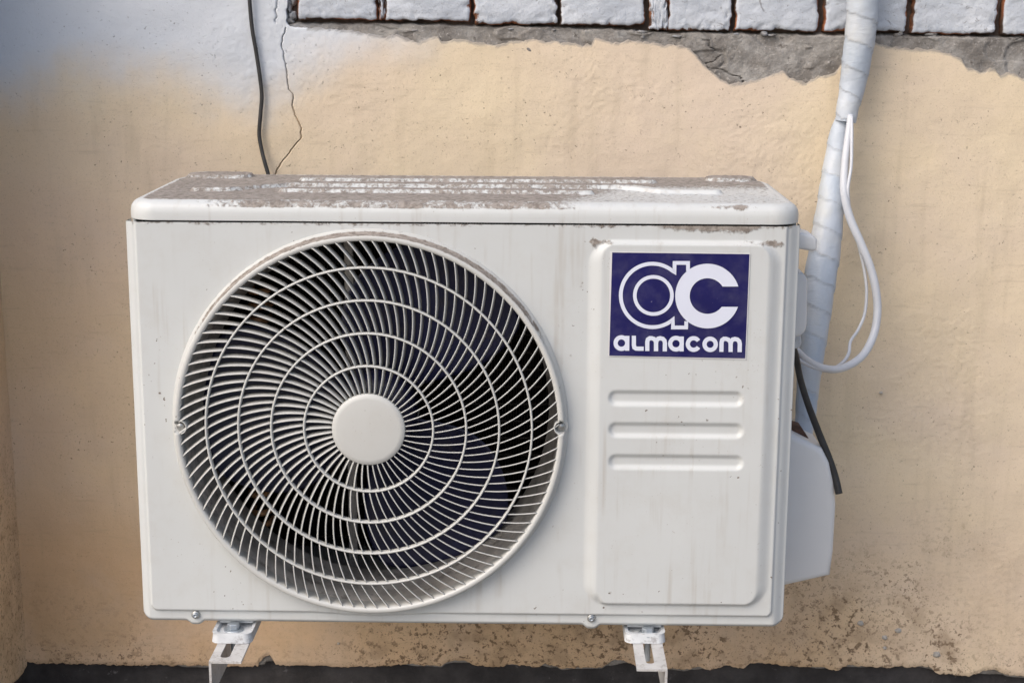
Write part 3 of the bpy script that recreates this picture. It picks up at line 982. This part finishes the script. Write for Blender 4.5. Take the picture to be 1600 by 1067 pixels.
def rib_geo(ra, rb, t0=0.0, n=8, wdt=.0015, dep=.0098):
    r, thv = lean_int(ra, rb, n)
    thv = thv + t0
    sc = 1.0
    y = -bulge(r)
    KK = K * (1 - bulge(r) / 1.97)
    px_ = np.cos(thv) * r * KK; pz_ = np.sin(thv) * r * KK
    P = np.stack([px_, y, pz_], -1)
    T = np.gradient(P, axis=0); T /= np.linalg.norm(T, axis=1)[:, None]
    cw = np.stack([np.sin(thv), 0 * thv, -np.cos(thv)], -1)
    dv = np.array([0, 1.0, 0])[None] + cw * math.tan(math.radians(15))
    dv /= np.linalg.norm(dv, axis=1)[:, None]
    s = np.cross(T, dv); s /= np.linalg.norm(s, axis=1)[:, None]
    rows = []
    for (a, b) in ((-.5, .0012), (-.28, 0), (.28, 0), (.5, .0012), (.42, dep), (-.42, dep)):
        rows.append(P + s * wdt * a + dv * b)
    G = np.array(rows)
    V = G.transpose(1, 0, 2).reshape(-1, 3)
    F = []
    m_ = 6
    for i in range(n - 1):
        for j in range(m_):
            F.append((i * m_ + j, i * m_ + (j + 1) % m_, (i + 1) * m_ + (j + 1) % m_, (i + 1) * m_ + j))
    F.append(tuple(range(m_))[::-1]); F.append(tuple((n - 1) * m_ + j for j in range(m_)))
    return V, F


def sub_at_center(name, me, mat, parent, rot=0.0):
    """sub-part whose own origin is the fan axis"""
    o = link(name, me, mat)
    o.parent = parent
    o.location = (FX, 0, FZ)
    o.rotation_euler = (0, -rot, 0)
    return o


RINGS = [101, 152.5, 204, 255]
zones = [(56, 101, 48, .1), (101, 152.5, 66, .05), (152.5, 204, 86, .02), (204, 255, 94, .03), (255, 297.5, 100, .0)]
for (ra, rb, cnt, ph) in zones[2:]:
    V, F = rib_geo(ra, rb)
    me = mesh('rib', V, F); me.materials.append(M_GR)
    me.polygons.foreach_set('use_smooth', [False] * len(me.polygons))
    for k in range(cnt):
        sub_at_center('rib', me, M_GR, grille, 2 * math.pi * k / cnt + ph)
VV, FF = [], []
for (ra, rb, cnt, ph) in zones[:2]:
    for k in range(cnt):
        V, F = rib_geo(ra, rb, 2 * math.pi * k / cnt + ph)
        o_ = len(VV)
        VV += list(V); FF += [tuple(i + o_ for i in f) for f in F]
o = sub_at_center('inner_ribs', mesh('inner_ribs', VV, FF), M_GR, grille)
o['kind'] = 'stuff'
for r in RINGS:
    y = -float(bulge(r)) - .0013
    R1 = r * K * (1 + y / 1.97)
    prof = [(R1 - .0012, y + .009), (R1 - .0013, y + .0012), (R1 - .0007, y), (R1 + .0007, y), (R1 + .0013, y + .0012), (R1 + .0012, y + .009), (R1 - .0012, y + .009)]
    o = sub_at_center('ring', lathe(prof, 160), M_GR, grille)
y = -float(bulge(57)) - .001
RH = 57.2 * K * (1 + y / 1.97)
o = sub_at_center('hub_cap', lathe([(.0001, y - .0022), (RH * .5, y - .0020), (RH * .85, y - .0014), (RH - .001, y - .0008), (RH, y + .0008), (RH, y + .010), (.0001, y + .010)], 128), M_GR, grille)

# --- fan well, fan, motor, coil
RW = RO - .0125
M = [(RW + .004, .002), (RW, .006), (RW - .001, .030), (RW - .003, .060), (RW - .010, .085), (RW - .004, .105), (RW + .01, .118)]
part('fan_shroud', lathe(M, 180, FX, FZ), M_SHR)
fan = part('fan', lathe([(.0001, .040), (.020, .040), (.040, .044), (.050, .052), (.052, .062), (.052, .120), (.0001, .120)], 64, FX, FZ), M_FAN)
RB = RW - .008


def blade(t0):
    nr, na = 26, 30
    r = np.linspace(.046, RB, nr)[:, None]
    u = np.linspace(0, 1, na)[None]
    rn = (r - .046) / (RB - .046)
    # swept leading and trailing edges, broad towards the tip
    trail = t0 + .10 * rn - .10 * np.sin(rn * math.pi)
    lead = t0 + 1.55 - .50 * rn + .16 * np.sin(rn * math.pi)
    th_ = trail + (lead - trail) * u
    rr = r * (1 - .06 * (np.abs(u - .5) * 2) ** 6 * rn)
    Xb = FX + rr * np.cos(th_); Zb = FZ + rr * np.sin(th_)
    Yb = .040 + .062 * (1 - u) * (1 - .35 * rn) + .010 * rn + .012 * (1 - rn) + .008 * np.sin(u * math.pi)
    V1 = np.stack([Xb, Yb, Zb], -1); V2 = V1 + np.array([0, .0028, 0])
    idx = np.arange(nr * na).reshape(nr, na)
    F = [(idx[i, j], idx[i, j + 1], idx[i + 1, j + 1], idx[i + 1, j]) for i in range(nr - 1) for j in range(na - 1)]
    o_ = nr * na
    F2 = [(q[3] + o_, q[2] + o_, q[1] + o_, q[0] + o_) for q in F]
    rimq = []
    loop = list(idx[0, :]) + list(idx[1:, -1]) + list(idx[-1, -2::-1]) + list(idx[-2:0:-1, 0])
    for i in range(len(loop)):
        a, b = loop[i], loop[(i + 1) % len(loop)]
        rimq.append((a, a + o_, b + o_, b))
    return mesh('blade', np.vstack([V1.reshape(-1, 3), V2.reshape(-1, 3)]), F + F2 + rimq)


for k, t0 in enumerate((.42, .42 + 2.094, .42 + 4.189)):
    part('blade', blade(t0), M_FAN, fan)
part('fan_motor', lathe([(.0001, .122), (.045, .122), (.050, .128), (.050, .175), (.0001, .175)], 48, FX, FZ), M_DARK)
part('motor_bracket', rbox(FX - .048, FX - .036, .155, .165, .006, HT - .01, .001), M_SHR)
part('motor_bracket', rbox(FX + .036, FX + .048, .155, .165, .006, HT - .01, .001), M_SHR)
# condenser coil: wall of fins at the back and the left side
V, F = [], []
def addbox(x0, x1, y0, y1, z0, z1):
    o_ = len(V)
    V.extend([(x0, y0, z0), (x1, y0, z0), (x1, y1, z0), (x0, y1, z0), (x0, y0, z1), (x1, y0, z1), (x1, y1, z1), (x0, y1, z1)])
    F.extend([(o_, o_ + 1, o_ + 5, o_ + 4), (o_ + 1, o_ + 2, o_ + 6, o_ + 5), (o_ + 2, o_ + 3, o_ + 7, o_ + 6), (o_ + 3, o_, o_ + 4, o_ + 7), (o_ + 4, o_ + 5, o_ + 6, o_ + 7), (o_ + 3, o_ + 2, o_ + 1, o_)])
for i in range(190):
    x = -.375 + i * .0038
    addbox(x, x + .0007, .255, .280, .008, HT - .005)
coil = part('condenser_coil', mesh('fins', V, F), M_FIN, smooth=False)
coil['kind'] = 'stuff'
for i in range(20):
    z = .02 + i * .0245
    p = [(-.385, .262, z), (.36, .262, z)]
    part('coil_tube', tube(np.linspace(p[0], p[1], 4), .0026, 8), M_FIN, coil)
part('back_panel', rbox(-.395, .395, .288, .292, .006, HT - .002, 0), M_DARK, smooth=False)
part('left_lining', rbox(-.392, -.389, .04, .285, .006, HT - .002, 0), M_DARK, smooth=False)
# copper bends near the left
for (pz, dx) in ((500, 0), (478, 2), (455, -1), (800, 3), (772, 1), (818, 5)):
    c = at(403 + dx, pz, .135)
    q = [(c[0] - .012, .165, c[2]), (c[0] - .011, .140, c[2]), (c[0], .130, c[2]), (c[0] + .011, .140, c[2]), (c[0] + .012, .165, c[2])]
    part('copper_bend', tube(spline(q, 14), .0042, 10), M_COP)

# --- screws on the lower edge
for (px, py) in ((305, 961), (924, 966.5)):
    c = at(px, py, -.004)
    s1 = part('edge_screw', lathe([(.0052, .000), (.0052, -.0022), (.0046, -.0030), (.0001, -.0032)], 28, c[0], c[2]), M_SCREW)
    part('screw_head', lathe([(.0034, -.003), (.0033, -.0050), (.0026, -.0056), (.0012, -.0056), (.0010, -.0042), (.0001, -.0042)], 24, c[0], c[2]), M_ZINC, s1)

# --- logo sticker
YS = -(.0045 + .0062) - .0009


def sp(u, v, y=YS):
    """point of the sticker close-up (pixels of a 4.103x enlargement that starts at 900, 360)"""
    p = at(900 + u / 4.103, 360 + v / 4.103, y)
    return p[0], p[2]


stk = part('logo_sticker', prism([sp(217, 135), sp(1118, 147), sp(1090, 827), sp(207, 806)][::-1], YS + .0004, YS, 0), M_EDGE, smooth=False)
part('sticker_field', prism([sp(232, 142), sp(1112, 153), sp(1084, 820), sp(213, 802)][::-1], YS - .0001, YS - .0003, 0), M_NAVY, stk, smooth=False)


def ribbon(pts, w_, y=YS - .0003, closed=False, th_=.0002):
    """flat band along a path given in enlargement pixels"""
    P = np.array(pts, float); n = len(P)
    L, Rr = [], []
    for i in range(n):
        a = P[(i - 1) % n] if (closed or i > 0) else None
        c = P[(i + 1) % n] if (closed or i < n - 1) else None
        d1 = P[i] - a if a is not None else c - P[i]
        d2 = c - P[i] if c is not None else P[i] - a
        d1 = d1 / np.linalg.norm(d1); d2 = d2 / np.linalg.norm(d2)
        n1 = np.array([-d1[1], d1[0]]); n2 = np.array([-d2[1], d2[0]])
        nn = n1 + n2; nn /= np.linalg.norm(nn)
        k = min(1 / max(nn.dot(n1), .35), 2.0)
        L.append(P[i] + nn * w_ / 2 * k); Rr.append(P[i] - nn * w_ / 2 * k)
    V = [];
    for q in L + Rr:
        x, z = sp(*q, y=y - th_); V.append((x, y - th_, z))
    F = []
    m_ = n if closed else n - 1
    for i in range(m_):
        j = (i + 1) % n
        F.append((i, j, n + j, n + i))
    return V, F


def arc(cx, cy, r, a0, a1, n=40):
    """degrees, counter-clockwise as seen, y down"""
    t_ = np.radians(np.linspace(a0, a1, n))
    return [(cx + r * math.cos(a), cy - r * math.sin(a)) for a in t_]


def merge(lst):
    V, F = [], []
    for k_i, (v, f) in enumerate(lst):
        o_ = len(V); V += [(a, b - .00006 * k_i, c) for a, b, c in v]; F += [tuple(i + o_ for i in q) for q in f]
    return mesh('print', V, F)


em = []
em.append(ribbon([(718, 262), (718, 209), (632, 209), (631, 267)] + arc(490, 417, 203, 51, 305, 70) + [(621, 571), (621, 622), (706, 622), (707, 582)], 24))
em.append(ribbon(arc(496, 417, 119, 0, 356, 72), 23, closed=True))
# solid C drawn above
cxx, cyy = 843, 421
t1 = math.degrees(math.asin(61 / 207)); t2 = math.degrees(math.asin(-69 / 207))
ou = arc(cxx, cyy, 207, t1, 360 + t2, 70)
i1 = math.degrees(math.asin(61 / 114)); i2 = math.degrees(math.asin(-69 / 114))
inn = arc(cxx, cyy, 114, i1, 360 + i2, 70)
Vc = []
for q in ou + inn:
    x, z = sp(*q, y=YS - .0007); Vc.append((x, YS - .0007, z))
Fc = [(i, i + 1, 70 + i + 1, 70 + i) for i in range(69)]
em.append((Vc, Fc))
part('emblem', merge(em), M_PRINT, stk, smooth=False)
lw = 27
letters = [
    [ribbon(arc(291, 722, 37, 0, 356, 40), lw, closed=True), ribbon([(329, 676), (328, 771)], lw)],
    [ribbon([(371, 675), (371, 735), (374, 750), (384, 757), (398, 758), (434, 758)], lw)],
    [ribbon([(457, 773), (457, 715), (461, 699), (473, 691), (486, 691), (500, 696), (510, 706), (513, 722), (513, 774)], lw),
     ribbon([(513, 725), (516, 706), (527, 694), (540, 691), (556, 695), (567, 706), (570, 722), (569, 775)], lw)],
    [ribbon(arc(641, 726, 37, 0, 356, 40), lw, closed=True), ribbon([(678, 680), (677, 775)], lw)],
    [ribbon(arc(754, 728, 37, 33, 327, 40), lw)],
    [ribbon(arc(860, 730, 36, 0, 356, 40), lw, closed=True)],
    [ribbon([(932, 778), (933, 718), (937, 703), (948, 695), (961, 695), (976, 700), (987, 711), (991, 726), (991, 779)], lw),
     ribbon([(991, 730), (995, 710), (1005, 699), (1018, 696), (1034, 699), (1046, 710), (1050, 727), (1049, 780)], lw)],
]
for L in letters:
    part('letter', merge(L), M_PRINT, stk, smooth=False)

# --- right-hand fittings: handle lug, side handle, valve cover
def tuft(pts, rad, n=18):
    return tube(spline(pts, 22), rad, n)


a = at(1236, 368, .06); b = at(1262, 375, .06); c = at(1273, 381, .06)
part('side_lug', prism([at(*q, .07)[::2] for q in ((1225, 358), (1254, 362), (1268, 366), (1274, 371), (1274, 386), (1270, 391), (1254, 388), (1225, 384))], .055, .105, .0035, 3), M_COVER)
part('side_handle', prism([at(*q, .12)[::2] for q in ((1225, 420), (1249, 422), (1256, 427), (1258, 436), (1257, 505), (1253, 516), (1246, 521), (1225, 524))], .10, .19, .004, 3), M_COVER)
part('valve_nut', prism([at(*q, .14)[::2] for q in ((1225, 519), (1249, 520), (1251, 534), (1247, 542), (1225, 544))], .13, .16, .002, 2), M_FEET)
vc = part('valve_cover', prism([at(*q, .17)[::2] for q in ((1200, 672), (1240, 678), (1284, 700), (1296, 722), (1304, 752), (1306, 790), (1302, 860), (1297, 898), (1200, 920))], .165, .285, .009, 4, bevel_all=False), M_COVER)

# --- feet: pressed trays riding on the brackets
zt0, zt1 = -.0085, -.0205


def foot(pxl, pxr, name='mounting_foot'):
    # tray floor outline on plane zt0
    f0 = at_z((pxl + pxr) / 2, 1005, zt1)
    xl = at_z(pxl, 1003, zt1)[0]; xr = at_z(pxr, 1003, zt1)[0]
    yf = f0[1]
    r = .010
    def rr(xl, xr, y0, y1, r):
        out = []
        for (cx, cy, a0) in ((xl + r, y0 + r, 180), (xr - r, y0 + r, 270)):
            for t_ in np.radians(np.linspace(a0, a0 + 90, 8)):
                out.append((cx + r * math.cos(t_), cy + r * math.sin(t_)))
        return out + [(xr, y1), (xl, y1)]
    ou_ = rr(xl, xr, yf, .31, r)
    inn_ = [(xl + (x - xl) * .82 + (xr - xl) * .09, y_ if y_ > .2 else y_ + .008) for x, y_ in ou_]
    n = len(ou_)
    V = [(x, y_, zt1) for x, y_ in ou_] + [(x + (0.0012 if x < (xl + xr) / 2 else -.0012), y_ + (.0012 if y_ < .2 else 0), zt0 - .0025) for x, y_ in ou_]
    V += [(x * .9 + inn_[i][0] * .1, y_ * .8 + inn_[i][1] * .2, zt0) for i, (x, y_) in enumerate(ou_)]
    V += [(x, y_, zt0 - .0008) for x, y_ in inn_] + [((x * .9 + (xl + xr) / 2 * .1), y_ + (.003 if y_ < .2 else 0), zt0 - .0050) for x, y_ in inn_]
    F = []
    for L_ in range(4):
        for i in range(n):
            j = (i + 1) % n
            F.append((L_ * n + i, L_ * n + j, (L_ + 1) * n + j, (L_ + 1) * n + i))
    F.append(tuple(4 * n + i for i in range(n))); F.append(tuple(range(n))[::-1])
    ft = part(name, mesh('foot', V, F), M_FEET, smooth=False)
    # upstand that carries the cabinet
    part('foot_upstand', rbox(xl + .004, xr - .004, .012, .30, zt0 - .001, .001, .001), M_FEET, ft)
    return xl, xr, yf


feet = [foot(330, 394), foot(976, 1040)]

# ------------------------------------------------------------------ wall brackets
def bracket(pa, label, side, slot, bolt_px):
    """pa: pixels of the arm's front edge corners; side -1: flange on the left"""
    zA = zt1 - .0006
    fl_ = at_z(*pa[0], zA); fr2 = at_z(*pa[1], zA)
    yf = (fl_[1] + fr2[1]) / 2
    x0, x1 = fl_[0], fr2[0]
    br = thing('wall_bracket', label, 'bracket', (x0, WALL, -.05), 'galvanised brackets under the air conditioner')
    s0 = at_z(*slot[0], zA); s1 = at_z(*slot[1], zA); s2 = at_z(*slot[2], zA)
    # top flange with a slot: strips around a rounded slot
    sxl, sxr = s0[0], s1[0]; syf = s2[1]; syb = syf + .075
    scx = (sxl + sxr) / 2; sr = (sxr - sxl) / 2
    th0, th1 = zA, zA - .0028
    hole = [(scx + sr * math.cos(t_), syf + sr + sr * math.sin(t_)) for t_ in np.radians(np.linspace(180, 360, 13))] + \
           [(scx + sr * math.cos(t_), syb - sr + sr * math.sin(t_)) for t_ in np.radians(np.linspace(0, 180, 13))]
    outer = []
    yb = WALL - .004
    cc = (scx, (syf + syb) / 2)
    rect = (x0, x1, yf, syb + .02)
    for (hx, hy) in hole:
        dx, dy = hx - cc[0], hy - cc[1]
        tx = ((rect[1] if dx > 0 else rect[0]) - cc[0]) / dx if abs(dx) > 1e-9 else 1e9
        ty = ((rect[3] if dy > 0 else rect[2]) - cc[1]) / dy if abs(dy) > 1e-9 else 1e9
        t_ = min(tx, ty); outer.append((cc[0] + dx * t_, cc[1] + dy * t_))
    # ensure the corners exist
    for (X_, Y_) in ((rect[0], rect[2]), (rect[1], rect[2]), (rect[1], rect[3]), (rect[0], rect[3])):
        i = int(np.argmin([(o_[0] - X_) ** 2 + (o_[1] - Y_) ** 2 for o_ in outer])); outer[i] = (X_, Y_)
    n = len(hole)
    V = [(x, y_, th0) for x, y_ in outer] + [(x, y_, th0) for x, y_ in hole] + [(x, y_, th1) for x, y_ in outer] + [(x, y_, th1) for x, y_ in hole]
    F = []
    for i in range(n):
        j = (i + 1) % n
        F += [(i, j, n + j, n + i), (2 * n + j, 2 * n + i, 3 * n + i, 3 * n + j), (i, 2 * n + i, 2 * n + j, j), (n + i, n + j, 3 * n + j, 3 * n + i)]
    arm1 = mesh('arm', V, F)
    arm2 = rbox(x0, x1, rect[3] - .0005, yb, th1, th0, 0)
    xs0, xs1 = ((x0 - .0001, x0 + .0028) if side < 0 else (x1 - .0028, x1 + .0001))
    # vertical web, its lower edge cut back towards the front
    web = prism([(yf, th1 + .0001), (yf, th1 - .044), (yb, th1 - .044), (yb, th1 + .0001)], xs0, xs1, 0, axis='x')
    o = link('arm', join_data([arm1, arm2]), M_ARM, smooth=False); child(o, br)
    o = link('web', web, M_ARM, smooth=False); child(o, br)
    o = link('wall_plate', rbox((x0 + x1) / 2 - .024, (x0 + x1) / 2 + .024, WALL - .0075, WALL - .0025, -.13, .22, .001), M_ARM, smooth=False); child(o, br)
    # bolt, washer and nut that clamp the foot
    c = at_z(bolt_px[0], bolt_px[1], zt0 - .003)
    hexp = [(c[0] + .0078 * math.cos(t_), c[1] + .0078 * math.sin(t_)) for t_ in np.radians(np.arange(12, 372, 60))]
    bolt = link('bolt', prism(hexp, zt0 - .0035, zt0 + .0040, .0008, 2, axis='z'), M_ZINC, smooth=False); child(bolt, br)
    wv = [(c[0] + .0125 * math.cos(t_), c[1] + .0125 * math.sin(t_)) for t_ in np.radians(np.arange(0, 360, 12))]
    wo = link('washer', prism(wv, zt0 - .0052, zt0 - .0034, .0004, 1, axis='z'), M_ZINC, smooth=False)
    wo.parent = bolt; wo.matrix_parent_inverse = Matrix.Identity(4)
    sh = [(c[0] + .0038 * math.cos(t_), c[1] + .0038 * math.sin(t_)) for t_ in np.radians(np.arange(0, 360, 24))]
    so_ = link('bolt_shank', prism(sh, zt0 - .04, zt0 - .005, 0, 1, axis='z'), M_ZINC, smooth=False)
    so_.parent = bolt; so_.matrix_parent_inverse = Matrix.Identity(4)


bracket([(327, 1031), (376, 1035)], 'steel bracket arm under the left foot, its web folded down on the left', -1, [(352, 1008), (367, 1008), (356, 1027)], (365, 981))
bracket([(995, 1045), (1043, 1045)], 'steel bracket arm under the right foot, its web folded down on the right', 1, [(1007, 1020), (1020, 1020), (1014, 1036)], (1012, 988))

# ------------------------------------------------------------------ wrapped pipe bundle and cables
def bundle_radius(s_len, base, pitch=.028):
    ph = (s_len / pitch)
    return base


def wrapped(name, ctr, wpx, depth, n=260, ang=24, pitch=.034, seed=0):
    pts = [list(at(x, y, d)) for (x, y), d in zip(ctr, depth)]
    rad = [w_ / 2 / (FPX / (d - CAM[1])) for w_, d in zip(wpx, depth)]
    Q = spline([p + [r] for p, r in zip(pts, rad)], n)
    path, rd = Q[:, :3], Q[:, 3]
    sl = np.concatenate([[0], np.cumsum(np.linalg.norm(np.diff(path, axis=0), axis=1))])
    nn = 40
    th_ = np.linspace(0, 2 * np.pi, nn, endpoint=False)
    ph = (sl[:, None] / pitch + th_[None] / (2 * np.pi) + .25 * (fbm(sl[:, None] + 0 * th_[None], 0 * sl[:, None] + np.cos(th_)[None], 9, 2, seed) - .5))
    saw = ph - np.floor(ph)
    r2 = rd[:, None] * (1 + .06 * saw + .03 * (fbm(ph * 1.0, np.cos(th_)[None] * 2 + 0 * ph, 3, 3, seed + 7) - .5) * 2 + .05 * (fbm(sl[:, None] * 1 + 0 * th_[None], np.sin(th_)[None] * .05 + 0 * sl[:, None], 35, 3, seed + 3) - .5) * 2)
    me = tube(path, r2, nn, .85, attrs=dict(turn=np.abs(saw), lap=(np.floor(ph) * .37) % 1.0))
    return me


def m_tape():
    s = NT('wrapping_tape')
    c = s.mix(s.attr('lap'), (.36, .42, .50), (.50, .525, .55))
    c = s.mix(s.ramp(s.noise(30, 4, .6), .40, .65, 0, .6), c, (.45, .50, .57))
    c = s.mix(s.ramp(s.attr('turn'), .90, 1.0, 0, .8), c, (.33, .34, .36))
    c = s.mix(s.ramp(s.noise(18, 3, .6, stretch=(1, 1, .5)), .5, .7, 0, .35), c, (.55, .53, .44))
    nr = s.bump(s.noise(60, 5, .65, stretch=(1.0, 1.0, 2.6), dist=.7), .45, .002)
    return s.done(c, .42, 0, nr)


M_TAPE = m_tape()
pipe = thing('wrapped_pipe_bundle', 'pipe bundle wrapped in pale blue tape running up the wall beside the unit', 'pipe', at(1350, 10, .385))
o = link('lower_bundle', wrapped('lower', [(1318, 176), (1312, 210), (1306, 260), (1297, 330), (1287, 400), (1279, 460), (1271, 530), (1263, 600), (1256, 670), (1240, 730)],
                                [17, 30, 38, 44, 49, 48, 42, 36, 31, 26], [.385, .38, .37, .35, .33, .31, .29, .27, .25, .23], 300, pitch=.038, seed=5), M_TAPE); child(o, pipe)
o = link('upper_bundle', wrapped('upper', [(1356, -160), (1352, -60), (1349, 0), (1345, 50), (1338, 100), (1331, 140), (1324, 172), (1321, 191)],
                                [47, 47, 47, 46, 43, 38, 34, 31], [.385] * 6 + [.38, .378], 260, pitch=.036, seed=9), M_TAPE); child(o, pipe)
# short bare copper nut at the foot of the bundle
c = at(1252, 672, .22)
o = link('flare_nut', prism([at(*q, .20)[::2] for q in ((1236, 660), (1250, 664), (1262, 682), (1236, 680))], .19, .215, .001, 2), m_simple('rusty_brown', (.09, .045, .03), .7, 0, .3, 80)); child(o, pipe)


def cable(name, px, depth, wpx, mat, label, n=120, group=None, seed=None):
    pts = [list(at(x, y, d)) for (x, y), d in zip(px, depth)]
    rad = [w_ / 2 / (FPX / (d - CAM[1])) for w_, d in zip(np.broadcast_to(wpx, (len(px),)), depth)]
    Q = spline([p + [r] for p, r in zip(pts, rad)], n)
    o = link(name, tube(Q[:, :3], Q[:, 3], 14), mat)
    tag(o, label, 'cable', group)
    return o


cable('thick_cable', [(1329, 180), (1325, 215), (1320, 260), (1319, 300), (1328, 340), (1345, 380), (1359, 415), (1368, 450), (1371, 485), (1366, 520), (1352, 550), (1332, 568), (1306, 577), (1280, 573), (1258, 560), (1244, 546), (1225, 535)],
      [.365, .355, .345, .335, .33, .325, .32, .315, .31, .30, .28, .26, .235, .21, .19, .175, .165], [9, 11, 12, 12.5, 13, 13, 13, 13, 13, 13, 13, 13, 12.5, 12, 11, 10, 10], M_WCAB,
      'thick white cable hanging in a wide loop right of the unit')
cable('thin_cable', [(1331, 182), (1331, 215), (1330, 260), (1325, 300), (1331, 345), (1342, 385), (1350, 420), (1354, 455), (1351, 490), (1341, 515), (1329, 533), (1326, 552), (1316, 567), (1298, 577), (1276, 575), (1255, 566), (1240, 556), (1225, 550)],
      [.36, .35, .338, .332, .335, .332, .328, .322, .315, .305, .295, .28, .262, .225, .205, .188, .175, .165], [4.5, 5, 5, 5, 5, 5, 5, 5, 5, 5, 5, 5.5, 6, 6, 6.5, 6.5, 6, 6], M_WCAB,
      'thin white cable inside the loop of the thick white one')
cable('short_black_cable', [(1228, 520), (1242, 550), (1250, 590), (1262, 630), (1279, 675), (1295, 715), (1305, 745), (1311, 771)],
      [.16, .17, .18, .18, .18, .175, .17, .165], [10, 10, 10.5, 11, 11.5, 12, 12, 12], M_BLK, 'short black cable ending in the air above the valve cover')
cable('wall_cable', [(388, -160), (388, -60), (390, 0), (394, 45), (400, 80), (406, 120), (409, 150), (407, 180), (405, 210), (409, 235), (414, 255), (421, 280), (432, 330), (440, 420)],
      [.412, .412, .412, .412, .412, .412, .412, .411, .410, .408, .405, .402, .395, .38], 6.2, M_BLK, 'thin black cable hanging down the wall to the left half of the unit')
